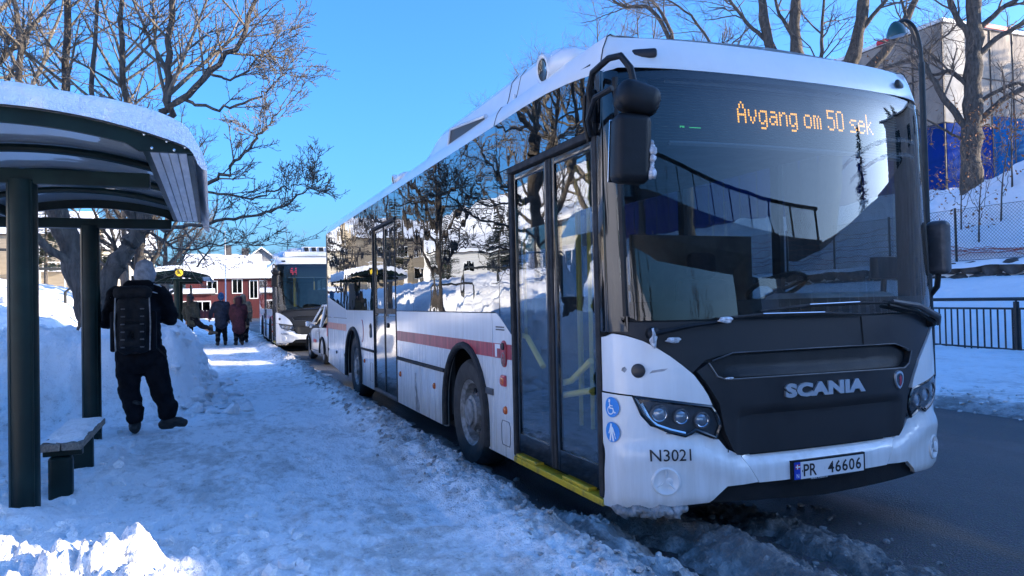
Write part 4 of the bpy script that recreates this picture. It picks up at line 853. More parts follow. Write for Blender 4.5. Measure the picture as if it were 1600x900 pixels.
# --- wheels ----------------------------------------------------------
def wheel(v, s):
    M = Matrix.Translation((s*(HW-.02), v, .465)) @ Matrix.Rotation(math.radians(90*s), 4, 'Y')
    w = MB().lathe([(.295, -.28), (.44, -.28), (.475, -.25), (.48, -.15), (.478, -.05), (.45, -.012), (.40, -.003), (.34, -.012), (.30, -.028), (.293, -.06)], 44, M).build('wheel', 'tyre', B, angle=40)
    MB().lathe([(.296, -.03), (.285, -.045), (.262, -.06), (.245, -.135), (.19, -.140), (.155, -.085), (.15, -.04), (.12, -.03), (.115, -.012), (.05, -.008), (0, -.008)], 44, M).build('rim', 'rim_grey', w, angle=30)
    mb = MB()
    for k in range(10):
        a = 2*math.pi*k/10; p = M @ Vector((.205*math.cos(a), .205*math.sin(a), -.128)); mb.lathe([(0, .012), (.034, .012), (.0345, -.01)], 12, Mdir(p, M.to_3x3() @ Vector((0, 0, 1))))
    mb.build('rim_hole', 'print_black', w)
    mb = MB()
    for k in range(10):
        a = 2*math.pi*(k+.5)/10; p = M @ Vector((.17*math.cos(a), .17*math.sin(a), -.10)); mb.lathe([(.014, 0), (.013, .03), (0, .031)], 6, Mdir(p, M.to_3x3() @ Vector((0, 0, 1))))
    mb.build('wheel_nut', 'rim_grey', w)
    return w
for v in (2.97, 8.62):
    for s in (-1, 1): wheel(v, s)
# --- interior ----------------------------------------------------------
mb = MB(); mb.box((-1.15, .5, .335), (1.15, 11.2, .36)); mb.box((-1.2, 3.6, .36), (-1.16, 5.5, 1.3)); mb.box((1.16, .6, .36), (1.2, 11.2, 1.35)); mb.box((-1.2, 7.05, .36), (-1.16, 11.2, 1.35)); mb.box((-.2, 11.2, .36), (1.1, 11.25, 2.5)); mb.build('interior_lining', 'interior_grey', B)
mb = MB(); mb.rbox((-.25, .24, .45), (1.12, .62, 1.36), .06); mb.rbox((.20, .34, 1.30), (1.05, .80, 1.475), .08, 3); mb.rbox((-1.05, .26, 1.16), (-.2, .50, 1.30), .04); mb.build('dashboard', 'dash_grey', B)
mb = MB(); M = Mdir((.50, .95, 1.52), (0, .45, .9)); mb.tube([tuple(M @ Vector((.215*math.cos(t), .215*math.sin(t), 0))) for t in np.linspace(0, 2*math.pi, 29)], .017, 8, caps=False)
for t in (.5, 2.6, 4.7): mb.tube([tuple(M @ Vector((0, 0, -.03))), tuple(M @ Vector((.21*math.cos(t), .21*math.sin(t), 0)))], .014, 6)
mb.tube([tuple(M @ Vector((0, 0, -.02))), (.50, .70, 1.25)], .035, 8); mb.build('steering_wheel', 'rubber', B)
mb = MB(); mb.rbox((.25, 1.35, .75), (.75, 1.85, .90), .05); mb.rbox((.25, 1.78, .88), (.75, 1.92, 1.62), .06); mb.rbox((.36, 1.80, 1.62), (.64, 1.90, 1.84), .05); mb.build('driver_seat', 'seat_dark', B)
mb = MB(); mb.rbox((.93, .42, 1.56), (1.12, .50, 1.72), .015); mb.tube([(1.03, .48, 1.40), (1.03, .46, 1.6)], .02, 6); mb.build('ticket_screen', 'print_black', B)
mb = MB(); mb.box((-.10, 1.98, .36), (1.15, 2.02, 2.0)); mb.build('driver_partition', 'interior_grey', B)
for v in (3.9, 4.7, 5.5, 7.9, 8.7, 9.5, 10.3):
    for x in (-1.02, .35):
        if x < 0 and 5.4 < v < 7.2: continue
        mb = MB(); mb.rbox((x, v, .78), (x+.66, v+.42, .88), .04); mb.rbox((x, v+.36, .85), (x+.66, v+.46, 1.50), .04); mb.build('passenger_seat', 'seat_dark', B)
for x, v in ((-.55, 2.1), (-.35, 3.7), (.30, 3.7), (-.9, 5.5), (-.9, 7.1), (-.55, 1.9)):
    MB().tube([(x, v, .36), (x, v, 2.58)], .018, 8).build('grab_pole', 'yellow_pole', B)
# ================================================================ SECOND BUS (a copy of the first with its own display)
b2 = copy_tree(bus); b2.name = 'city_bus'; b2.location = (1.85+HW, 24.2, 0); b2.rotation_euler = (0, 0, math.radians(-.75))
b2['label'] = 'white city bus with red display waiting farther back behind the small white car'
def find(root, base):
    return [o for o in list(root.children_recursive) if o.name.split('.')[0] == base]
for nm in ('display_text', 'display_status', 'fleet_number', 'plate_number', 'plate_print', 'frozen_snow', 'scraped_patch', 'scratch', 'wheelchair_sticker', 'walking_person_sticker'):
    for o in find(b2, nm):
        for c in list(o.children): bpy.data.objects.remove(c)
        bpy.data.objects.remove(o)
d2 = find(b2, 'display_board')[0]; B_ = B
cells = [(c, r) for r, cs in enumerate(([1, 2, 6, 7], [], [0, 1, 2, 6, 7], [], [0, 1, 2, 3, 5, 6, 7], [], [2, 3, 7])) for c in cs]
dots(cells, 'display_text', 'led_red', -.80, 2.66, .024, .030, d2)
a, fs = fit_text('N3063', .212, .066, 0, .006); mb = MB(); mb.add([(x, y+bumper_relief(x, z), z) for x, y, z in on_nose(a, -1.13, .552, -.004)], fs); mb.build('fleet_number', 'print_black', b2, smooth=False)
mb = MB(); mb.rbox((-1.0, .50, 3.0), (1.05, 3.0, 3.22), .07, 3); ru = mb.build('roof_unit', 'bus_white', b2)
for i in range(6):
    x = -.35+.235*i; MB().prism([(x+.02, 3.235), (x+.16, 3.235), (x+.14, 3.36), (x, 3.36)], 'y', .555, .60).build('roof_vent', 'print_black', ru)
mb = MB(); mb.rbox((-.42, .58, 3.2), (1.05, 2.6, 3.385), .04); mb.build('vent_box', 'bus_white', ru)
mb = MB(); mb.blob((-.5, 1.0, 3.2), (.5, .45, .15), 3, .12, 5); mb.blob((-.95, 2.2, 3.15), (.3, .9, .15), 3, .12, 8); mb.build('roof_snow', 'icy_crust', ru)

# ================================================================ PARKED CAR (nose pointing away)
car = thing('parked_car', 'small white hatchback squeezed between the two buses, facing away', 'car', (3.35, 18.1, 0), math.radians(1.5))
def loft(rows, mb, closed=False, mi=0):
    n = len(rows[0]); mb.add([p for r in rows for p in r], [(i*n+j, i*n+(j+1) % n, (i+1)*n+(j+1) % n, (i+1)*n+j) for i in range(len(rows)-1) for j in range(n if closed else n-1)], mi)
def sect(y, zb, zt, w, r=.16):
    pts = [(w-.06, zb), (w, zb+.10), (w, zt-r), (w-r*.35, zt-.04), (w-r*1.1, zt)]
    return [(x, y, z) for x, z in pts]+[(-x, y, z) for x, z in pts[::-1]]
mb = MB(); body = [sect(.0, .35, .80, .70), sect(.06, .22, .90, .78), sect(.5, .18, .93, .82), sect(1.2, .17, .92, .83), sect(2.2, .17, .90, .83), sect(2.75, .18, .86, .82), sect(3.2, .20, .76, .78), sect(3.45, .24, .66, .70), sect(3.52, .35, .55, .60)]
loft(body, mb); mb.add(body[0], [tuple(range(10))]); mb.add(body[-1], [tuple(range(10))]); mb.build('body', 'car_white', car, angle=40)
mb = MB()
def gh(y, z, w): return [(-w, y, z), (-w*.9, y, z+.0), (w*.9, y, z), (w, y, z)]
roofp = [[(-.60, .35, 1.42), (-.40, .30, 1.46), (.40, .30, 1.46), (.60, .35, 1.42)], [(-.66, .9, 1.46), (-.42, .9, 1.50), (.42, .9, 1.50), (.66, .9, 1.46)], [(-.64, 1.7, 1.45), (-.42, 1.7, 1.49), (.42, 1.7, 1.49), (.64, 1.7, 1.45)], [(-.60, 2.1, 1.38), (-.40, 2.12, 1.41), (.40, 2.12, 1.41), (.60, 2.1, 1.38)]]
loft(roofp, mb); 
for s in (-1, 1):
    mb.tube([(s*.60, 2.1, 1.38), (s*.78, 2.85, .87)], .035, 6); mb.tube([(s*.60, .33, 1.42), (s*.76, .06, .90)], .06, 6); mb.tube([(s*.655, 1.05, 1.46), (s*.80, 1.02, .90)], .035, 6)
    mb.tube([(s*.60, .33, 1.42), (s*.66, .9, 1.46), (s*.64, 1.7, 1.45), (s*.60, 2.1, 1.38)], .03, 6)
mb.build('roof', 'car_white', car)
for s in (-1, 1):
    for pts in ([(s*.61, .42, 1.40), (s*.655, 1.02, 1.44), (s*.79, 1.0, .92), (s*.775, .2, .92)], [(s*.655, 1.08, 1.44), (s*.61, 2.05, 1.38), (s*.785, 2.72, .90), (s*.80, 1.06, .92)]):
        m2 = MB(); m2.add(pts+[(x-s*.02, y, z) for x, y, z in pts], [(0, 1, 2, 3), (4, 5, 6, 7), (0, 1, 5, 4), (1, 2, 6, 5), (2, 3, 7, 6), (3, 0, 4, 7)]); m2.build('side_window', 'house_glass', car, smooth=False)
    m2 = MB(); m2.rbox((s*.98-.10 if s > 0 else -.98, 2.30, .90), (s*.98 if s > 0 else -.88, 2.45, 1.04), .04, 3); m2.tube([(s*.88, 2.38, .95), (s*.78, 2.42, .92)], .02, 6); m2.build('mirror', 'car_white', car)
    m2 = MB()
    for y in (1.04, 2.45): m2.tube([(s*.833, y, .30), (s*.836, y, .86)], .006, 4)
    m2.tube([(s*.836, 1.04, .30), (s*.836, 2.45, .30)], .006, 4); m2.build('door_gap', 'rubber', car)
    m2 = MB(); m2.rbox((s*.84-.012, 1.15, .76), (s*.84+.012, 1.30, .79), .008); m2.build('door_handle', 'car_white', car)
    m2 = MB(); m2.rbox((s*.838-.006, 1.55, .50), (s*.838+.006, 1.95, .585), .003); m2.build('door_lettering', 'flag_red', car)
    for y in (.62, 2.88):
        M = Matrix.Translation((s*.80, y, .30)) @ Matrix.Rotation(math.radians(90*s), 4, 'Y')
        w = MB().lathe([(.19, -.18), (.28, -.18), (.30, -.12), (.295, -.02), (.26, .012), (.21, .006), (.20, -.02)], 28, M).build('wheel', 'tyre', car)
        MB().lathe([(.205, -.012), (.19, .004), (.15, -.02), (.07, .004), (0, .006)], 20, M).build('rim', 'rim_grey', w)
        m2 = MB(); m2.tube([(s*.835, y+.36*math.cos(t), .30+.36*math.sin(t)) for t in np.linspace(-.1, 3.24, 12)], .03, 6); m2.build('wheel_arch', 'underbody', car)
    m2 = MB(); m2.rbox((s*.76-.05, -.02, .70), (s*.76+.03, .10, 1.0), .03); m2.build('tail_lamp', 'flag_red', car)
    m2 = MB(); m2.rbox((s*.66-.12, 3.30, .56), (s*.66+.08, 3.47, .68), .04); m2.build('headlight', 'lamp_lens', car)
m2 = MB(); m2.add([(-.58, 2.13, 1.385), (.58, 2.13, 1.385), (.74, 2.84, .89), (-.74, 2.84, .89)], [(0, 1, 2, 3)]); m2.build('windscreen', 'house_glass', car); m2 = MB(); m2.add([(-.56, .33, 1.41), (.56, .33, 1.41), (.70, .06, .95), (-.70, .06, .95)], [(0, 1, 2, 3)]); m2.build('rear_window', 'house_glass', car)
m2 = MB(); m2.rbox((-.26, -.02, .52), (.26, .0, .63), .006); m2.build('number_plate', 'plate_white', car)
m2 = MB(); m2.box((-.78, .4, .5), (.78, 2.6, .52)); m2.rbox((-.6, .9, .52), (.6, 1.1, 1.15), .05); m2.rbox((-.6, 1.7, .52), (.6, 1.9, 1.15), .05); m2.build('interior', 'seat_dark', car)

# ================================================================ BUS SHELTERS
def za(x): return 2.60-.19*(x/1.02)**2
SL_ = 3.88
def make_shelter(loc, label):
    t = thing('bus_shelter', label, 'bus shelter', loc, 0, 'bus shelters along the path')
    for y in (.72, 3.55):
        mb = MB(); mb.lathe([(.086, -.2), (.086, 2.30)], 28, Matrix.Translation((0, y, 0)))
        for k in range(4): 
            a = math.radians(45+90*k); mb.tube([(.085*math.cos(a), y+.085*math.sin(a), -.1), (.085*math.cos(a), y+.085*math.sin(a), 2.29)], .006, 5)
        mb.build('post', 'shelter_green', t)
        MB().rbox((-.92, y-.05, 2.275), (.74, y+.05, 2.372), .008).build('cross_beam', 'shelter_green', t)
    xs = np.linspace(-1.02, 1.02, 35)
    up = [(x, za(x)) for x in xs]; lo = [(x, za(x)-.085) for x in xs if abs(x) < .70]
    lo = [(-1.02, 2.392), (-.73, 2.392)]+lo+[(.73, 2.392), (1.02, 2.392)]
    for y in (0, SL_-.04):
        f = MB().prism(up+lo[::-1], 'y', y, y+.04).build('end_arch', 'shelter_green', t, bevel=.004)
        if y == 0:
            mb = MB()
            for x, z in ((.76, 2.49), (.88, 2.455), (.98, 2.425), (.80, 2.41), (.92, 2.405)): mb.lathe([(.010, 0), (.008, .006), (0, .007)], 8, Mdir((x, 0, z), (0, -1, 0)))
            mb.build('bolt', 'chrome', f)
    for y in (1.0, 1.95, 2.9):
        mb = MB(); mb.tube([(x, y, za(x)-.035) for x in np.linspace(-.98, .80, 22)], .030, 8); mb.build('rib', 'shelter_green', t)
    for s in (-1, 1):
        MB().rbox((s*1.005-.018, .04, 2.385), (s*1.005+.018, SL_-.04, 2.422), .006).build('eave_rail', 'shelter_green', t)
        MB().rbox((s*.765-.02, .04, 2.40), (s*.765+.02, SL_-.04, 2.50), .006).build('inner_rail', 'shelter_green', t)
        for k in range(4):
            a = s*(.787+.051*k); b = s*(.787+.051*k+.047); MB().rbox((min(a, b), .042, 2.390+.003*(k % 2)), (max(a, b), SL_-.042, 2.404+.003*(k % 2)), .004).build('soffit_plank', 'aluminium', t)
    mb = MB(); loft([[(x, y, za(x)-.004) for x in xs] for y in (.03, SL_-.03)], mb); mb.build('roof_sheet', 'roof_sheet', t, angle=80)
    # snow lying on the roof
    nu, nv = 90, 130; U = np.linspace(-1.10, 1.10, nu); Vv = np.linspace(-.05, SL_+.04, nv); X, Y = np.meshgrid(U, Vv)
    eu = np.clip(1-np.abs(X/1.10)**9, 0, 1)**.5; ev = np.clip(1-np.abs((Y-(SL_)/2)/(SL_/2+.05))**40, 0, 1)**.5
    th = (.145+.05*np.abs(X)**2+.022*fbm(X*2.4, Y*2.0, 4, 51)+.010*fbm(X*9, Y*9, 3, 52))*eu*ev
    base = za(np.clip(X, -1.02, 1.02))-.10*sstep(.98, 1.10, np.abs(X)); top = base+.003+th
    Yt = Y+.05*(1-ev)*np.sign(SL_/2-Y)*0+.018*fbm(X*6, Y*0+3, 3, 53)*(np.abs(Y-SL_/2) > SL_/2-.03)
    V = [(X[j, i], Yt[j, i], top[j, i]) for j in range(nv) for i in range(nu)]; fs = [(j*nu+i, j*nu+i+1, (j+1)*nu+i+1, (j+1)*nu+i) for j in range(nv-1) for i in range(nu-1)]
    mb = MB(); mb.add(V, fs); b0 = len(mb.v)
    rim = [(0, i) for i in range(nu)]+[(j, nu-1) for j in range(1, nv)]+[(nv-1, i) for i in range(nu-2, -1, -1)]+[(j, 0) for j in range(nv-2, 0, -1)]
    low = [(X[j, i], Y[j, i], base[j, i]-.03 if abs(X[j, i]) > 1.05 else base[j, i]+.002) for j, i in rim]; n = len(rim); mb.add(low, [])
    mb.f += [(rim[k][0]*nu+rim[k][1], rim[(k+1) % n][0]*nu+rim[(k+1) % n][1], b0+(k+1) % n, b0+k) for k in range(n)]; mb.mi += [0]*n
    mb.add([(x, y, za(x)+.003) for y in (.0, SL_) for x in U[3:-3]], [(i, i+1, nu-6+i+1, nu-6+i) for i in range(nu-7)])
    o = mb.build('snow_cap', 'snow', t, True, 60); at = o.data.attributes.new('wear', 'FLOAT', 'POINT'); at.data.foreach_set('value', np.full(len(o.data.vertices), .03, np.float32))
    return t
sh1 = make_shelter((-1.12, 4.82, 0), 'nearest dark green bus shelter under a thick cap of snow')
sh2 = copy_tree(sh1); sh2.location = (-1.06, 25.3, .05); sh2['label'] = 'far green bus shelter with the yellow A sign on it'
# side wall and board of the far shelter
MB().rbox((.35, 2.2, .3), (.40, 3.4, 2.2), .01).build('glass_side_frame', 'shelter_green', sh2)
sg = thing('stop_sign', 'square black stop sign with a yellow disc and letter A', 'sign', (-.95, 25.22, 2.57))
MB().rbox((-.13, -.02, -.13), (.13, .02, .13), .01).build('sign_plate', 'print_black', sg); MB().lathe([(.108, 0), (.105, .004), (0, .005)], 28, Mdir((0, -.02, 0), (0, -1, 0))).build('sign_disc', 'sign_yellow', sg)
a, fs = fit_text('A', .11, .12, 0, .03); mb = MB(); mb.add([(p[0]-.055, -.028-p[2], p[1]-.06) for p in a], fs); mb.build('sign_letter', 'print_black', sg, smooth=False)
MB().tube([(0, .02, -.05), (0, .10, -.1)], .015, 6).build('bracket', 'fence_black', sg)
# bench
bn = thing('bench', 'weathered wooden bench half covered with snow beside the front shelter post', 'bench', (-.965, 5.86, -.045))
for i, x in enumerate((-.075, .055)):
    MB().rbox((x-.062, 0, .545), (x+.062, 1.22, .595), .008).build('slat', 'wood_grey', bn)
for y in (.10, 1.05):
    MB().rbox((-.10, y-.05, .10), (.05, y+.05, .50), .03, 3).build('leg', 'shelter_green', bn); MB().rbox((-.13, y-.03, .50), (.11, y+.03, .546), .006).build('bracket', 'shelter_green', bn)
X, Y = np.meshgrid(np.linspace(-.135, .112, 30), np.linspace(.04, 1.21, 80)); k = fbm(X*7, Y*4, 4, 31)+.32+.55*sstep(.2, .6, Y)-.6*sstep(.05, .11, X+.05*fbm(X*2, Y*6, 2, 3)); h = np.clip(k, -.2, .6)*.022
nr, na = X.shape; mb = MB(); mb.add(np.stack([X.ravel(), Y.ravel(), (.596+h).ravel()-.001], 1), [(i*na+j, i*na+j+1, (i+1)*na+j+1, (i+1)*na+j) for i in range(nr-1) for j in range(na-1)])
o = mb.build('snow_crust', 'snow', bn, True, 80); at = o.data.attributes.new('wear', 'FLOAT', 'POINT'); at.data.foreach_set('value', np.full(len(o.data.vertices), .25, np.float32))

# ================================================================ PEOPLE
def flesh(name, segs, m, parent, vox=.014, sm=4, wr=0., ws=9., seed=0, taper=None):
    """one continuous surface grown round tapered limbs"""
    bm = bmesh.new()
    for s in segs:
        p0, r0, p1, r1 = s[:4]; p0 = Vector(p0); p1 = Vector(p1); n = max(2, int((p1-p0).length/(.45*min(r0, r1)))+1); n = min(n, 24)
        sc_ = s[4] if len(s) > 4 else (1, 1, 1)
        for i in range(n):
            t = i/(n-1); c = p0.lerp(p1, t); r = r0+(r1-r0)*t
            bmesh.ops.create_icosphere(bm, subdivisions=2, radius=1, matrix=Matrix.Translation(c) @ Matrix.Diagonal((r*sc_[0], r*sc_[1], r*sc_[2], 1)))
    me = bpy.data.meshes.new(name); bm.to_mesh(me); bm.free(); o = bpy.data.objects.new('tmp', me); COL.objects.link(o)
    md = o.modifiers.new('r', 'REMESH'); md.mode = 'VOXEL'; md.voxel_size = vox
    s2 = o.modifiers.new('s', 'SMOOTH'); s2.iterations = sm; s2.factor = .6
    dg = bpy.context.evaluated_depsgraph_get(); out = bpy.data.meshes.new_from_object(o.evaluated_get(dg)); bpy.data.objects.remove(o); out.name = name
    if wr:
        n = len(out.vertices); co = np.empty(n*3); no = np.empty(n*3); out.vertices.foreach_get('co', co); out.vertices.foreach_get('normal', no); co = co.reshape(-1, 3); no = no.reshape(-1, 3)
        k = fbm(co[:, 0]*ws+co[:, 1]*ws*.7+seed, co[:, 2]*ws*1.6+co[:, 1]*ws*.5, 3, seed); co = co+no*(k*wr)[:, None]; out.vertices.foreach_set('co', co.ravel())
    out.materials.clear(); return link(name, out, m, parent, True, 180)
def hand(w, d, side, k=1.):
    """palm, four fingers and a thumb; w wrist, d pointing direction"""
    w = Vector(w); d = Vector(d).normalized(); s = d.cross(Vector((0, 0, 1))); s = s.normalized() if s.length > .1 else Vector((1, 0, 0)); u = s.cross(d); out = [(w, .027*k, w+d*.08*k, .034*k, (1, 1, 1))]
    for i, L in enumerate((.062, .075, .070, .052)):
        b = w+d*.085*k+s*(.030-.020*i)*k; m_ = b+d*L*.55*k-u*.008*k; e = m_+d*L*.38*k-u*.028*k; out += [(b, .0105*k, m_, .0095*k), (m_, .0095*k, e, .008*k)]
    b = w+d*.03*k+s*side*.03*k; m_ = b+d*.035*k+s*side*.022*k; out += [(b, .013*k, m_, .011*k), (m_, .011*k, m_+d*.028*k-u*.008*k, .009*k)]
    return out
def head(c, face, k=1.):
    """skull, jaw, nose, ears; face = direction looked at"""
    c = Vector(c); f = Vector(face).normalized(); s = f.cross(Vector((0, 0, 1))).normalized(); u = s.cross(f)
    return [(c+u*.02, .092*k, c+f*.02+u*.03, .088*k), (c+f*.03-u*.05, .062*k, c+f*.045-u*.085, .045*k), (c+f*.085-u*.005, .014*k, c+f*.112-u*.032, .016*k), (c+f*.085-u*.062, .020*k, c+f*.09-u*.062, .018*k), (c+s*.088-u*.01, .018*k, c+s*.092+u*.015, .020*k), (c-s*.088-u*.01, .018*k, c-s*.092+u*.015, .020*k), (c+f*.075+s*.035+u*.022, .014*k, c+f*.075-s*.035+u*.022, .014*k)]
def person(label, loc, rz, J, cl, vox=.016, group=None, seed=0):
    """J: joints in local metres, facing +Y; cl: clothing spec"""
    t = thing('person', label, 'person', loc, rz, group); V = {k: Vector(v) for k, v in J.items()}
    hd = V['head']; fc = J.get('face', (0, 1, -.1))
    S = head(hd, fc)+[(hd-Vector((0, .015, .07)), .055, V['neck'], .058), (V['neck'], .06, V['chest'], .125), (V['chest'], .135, V['waist'], .12, (1.15, .85, 1)), (V['waist'], .12, V['hip'], .13, (1.15, .9, 1))]
    for s in 'LR':
        S += [(V['chest']+Vector((0, 0, .10)), .07, V['sh'+s], .06), (V['sh'+s], .055, V['el'+s], .042), (V['el'+s], .042, V['wr'+s], .028), (V['hip'], .10, V['hp'+s], .095), (V['hp'+s], .09, V['kn'+s], .058), (V['kn'+s], .058, V['an'+s], .038), (V['an'+s], .038, V['to'+s], .032, (1, 1, .8))]
        S += hand(V['wr'+s], V['wr'+s]-V['el'+s], 1 if s == 'L' else -1)
    flesh('body', S, cl.get('skin', 'skin'), t, min(vox, .013), 2)
    b = cl.get('bulk', 1.); jz = V['waist']; hem = Vector(J.get('hem', V['hip']))
    S = [(V['neck']-Vector((0, .0, .02)), .085*b, V['chest'], .165*b, (1.1, .9, 1)), (V['chest'], .175*b, V['waist'], .17*b, (1.18, .92, 1)), (V['waist'], .17*b, hem, cl.get('hemr', .17)*b, (1.15, .95, 1))]
    for s in 'LR': S += [(V['chest']+Vector((0, 0, .11)), .11*b, V['sh'+s], .088*b), (V['sh'+s], .092*b, V['el'+s], .078*b), (V['el'+s], .078*b, V['wr'+s], .055*b)]
    jk = flesh('jacket', S, cl['jacket'], t, vox, 3, .022, 8, seed+3)
    S = [(V['hip']+Vector((0, 0, .06)), .15, V['hip'], .155, (1.15, .95, 1))]
    lw = cl.get('leg', 1.)
    for s in 'LR': S += [(V['hp'+s], .115*lw, V['kn'+s], .092*lw), (V['kn'+s], .092*lw, V['an'+s]+Vector((0, 0, .10)), .074*lw), (V['an'+s]+Vector((0, 0, .12)), .086*lw, V['an'+s]+Vector((0, 0, .07)), .080*lw)]
    flesh('trousers', S, cl['trousers'], t, vox, 3, .020, 7, seed+5)
    for s in 'LR':
        a = V['an'+s]; o = V['to'+s]; d = (o-a); d.z = 0; d.normalize(); g = Vector((0, 0, o.z))
        flesh('boot', [(a+Vector((0, 0, .14)), .066, a+Vector((0, 0, .0)), .062), (a+Vector((0, 0, .17)), .075, a+Vector((0, 0, .12)), .07), (a-d*.045+Vector((0, 0, -.055)), .052, a+d*.03+Vector((0, 0, -.045)), .060), (a+Vector((0, 0, -.02)), .062, o+Vector((0, 0, .012)), .052), (o+Vector((0, 0, .008)), .052, o+d*.035, .046)], 'boot', t, vox*.8, 2, .006, 20, seed)
    if cl.get('hat'):
        c = hd+Vector((0, -.012, .045)); h = flesh('hat', [(c, .112, c+Vector((0, -.02, .06)), .095), (c+Vector((0, -.03, -.03)), .105, c+Vector((0, .03, .0)), .108)], cl['hat'], t, .012, 3, .006, 25, seed)
    if cl.get('hood'):
        c = hd; flesh('hood', [(c+Vector((0, -.04, .03)), .125, c+Vector((0, -.04, -.10)), .115), (c+Vector((0, -.07, -.16)), .11, V['neck'], .10)], cl['jacket'], t, vox, 3, .012, 10, seed)
    if cl.get('ruff'):
        mb = MB(); mb.tube([tuple(hd+Vector((.135*math.cos(a), .03, .0+.145*math.sin(a)))) for a in np.linspace(-.9, math.pi+.9, 16)], .035, 8); mb.build('fur_trim', 'fur', t)
    if cl.get('hair'):
        c = hd; flesh('hair', [(c+Vector((0, -.05, .03)), .10, c+Vector((0, -.07, -.12)), .075), (c+Vector((0, -.08, -.12)), .075, c+Vector((0, -.09, -.30)), .045)], 'hair_dark', t, .014, 3, .01, 20, seed)
    return t, jk
stand = dict(head=(.0, .03, 1.60), neck=(0, 0, 1.47), chest=(0, 0, 1.25), waist=(0, 0, 1.03), hip=(0, 0, .90), shL=(-.19, 0, 1.40), shR=(.19, 0, 1.40), elL=(-.25, 0, 1.12), elR=(.25, 0, 1.12), wrL=(-.25, .08, .88), wrR=(.25, .08, .88), hpL=(-.095, 0, .87), hpR=(.095, 0, .87), knL=(-.10, .03, .48), knR=(.10, .03, .48), anL=(-.10, 0, .10), anR=(.10, 0, .10), toL=(-.11, .14, .04), toR=(.11, .14, .04))
def pose(**k): d = dict(stand); d.update(k); return d
PX, PY = -.70, 8.50; PZ = ground_z(PX, PY)+.02
p1, jk = person('person in black winter clothes and pale grey beanie standing by the shelter, seen from behind', (PX, PY, PZ), 0, pose(
    head=(.05, .10, 1.60), face=(.25, 1, -.55), neck=(.0, .03, 1.49), chest=(-.01, 0, 1.27), waist=(-.01, -.02, 1.0), hip=(0, -.01, .86), hem=(0, -.01, .80), shL=(-.20, .0, 1.42), shR=(.19, .0, 1.43), elL=(-.30, .06, 1.16), elR=(.29, .05, 1.18), wrL=(-.13, .30, 1.17), wrR=(.14, .30, 1.18),
    hpL=(-.10, -.01, .82), hpR=(.11, -.01, .82), knL=(-.10, .03, .43), knR=(.19, .03, .43), anL=(-.05, -.05, .12), anR=(.25, .05, .12), toL=(-.06, .10, .05), toR=(.37, .02, .075)),
    dict(jacket='cloth_black', trousers='cloth_black', hat='knit_grey', bulk=1.08, leg=1.2, hemr=.185), .014, None, 1)
flesh('collar', [((-.08, -.04, 1.50), .075, (.07, -.03, 1.51), .075), ((-.10, .02, 1.50), .06, (.12, .03, 1.50), .06)], 'cloth_black', p1, .013, 3, .01, 12, 4)
for pts in ([(.10, -.085, 1.462), (.18, -.065, 1.435), (.235, -.045, 1.405)], [(.14, -.03, 1.535), (.20, -.015, 1.51), (.235, .0, 1.485)], [(-.16, -.075, 1.455), (-.215, -.055, 1.435), (-.25, -.04, 1.40)]):
    MB().tube([(x, y-.025, z) for x, y, z in pts], .012, 6, flat=.5).build('reflective_stripe', 'reflective_tape', p1)
MB().rbox((-.045, .395, 1.18), (.035, .405, 1.33), .008).build('phone', 'print_black', None) if False else None
bp = thing('backpack', 'black backpack worn by the person standing near the shelter', 'backpack', (PX-.03, PY-.24, PZ+.84))
flesh('main_bag', [((-.07, -.02, .09), .105, (.065, -.02, .09), .105), ((-.07, -.02, .10), .105, (-.06, -.02, .47), .10), ((.065, -.02, .10), .105, (.055, -.02, .47), .10), ((-.06, -.02, .48), .10, (.055, -.02, .48), .10)], 'cloth_pack', bp, .013, 2, .012, 11, 6); flesh('front_pocket', [((-.07, -.115, .10), .055, (.065, -.115, .10), .055), ((-.07, -.115, .26), .052, (.065, -.115, .26), .052), ((-.07, -.115, .10), .055, (-.07, -.115, .26), .052), ((.065, -.115, .10), .055, (.065, -.115, .26), .052)], 'cloth_pack', bp, .012, 2, .008, 14, 8); flesh('lid', [((-.11, -.03, .60), .075, (.10, -.03, .60), .075)], 'cloth_pack', bp, .012, 3, .006, 14, 2)
for s in (-1, 1):
    MB().rbox((s*.18-.025, -.09, .02), (s*.18+.025, .05, .42), .022, 3).build('side_pocket', 'cloth_black', bp)
    MB().tube([(s*.13, .06, .56), (s*.15, .14, .66), (s*.165, .26, .60), (s*.17, .32, .45)], .026, 6, flat=.45).build('strap', 'cloth_pack', bp)
    mb = MB()
    for k in range(6): mb.rbox((s*.085-.018, -.172 if k < 4 else -.128, .06+.075*k), (s*.085+.018, -.160 if k < 4 else -.118, .072+.075*k), .003)
    mb.build('daisy_loop', 'lamp_body', bp)
    MB().tube([(s*.150, -.125, .03), (s*.158, -.128, .3), (s*.150, -.118, .55)], .007, 5).build('piping', 'rim_grey', bp)
MB().tube([(.20, -.03, .05), (.25, -.06, .0), (.30, -.08, -.05)], .008, 5).build('loose_strap', 'cloth_pack', bp)

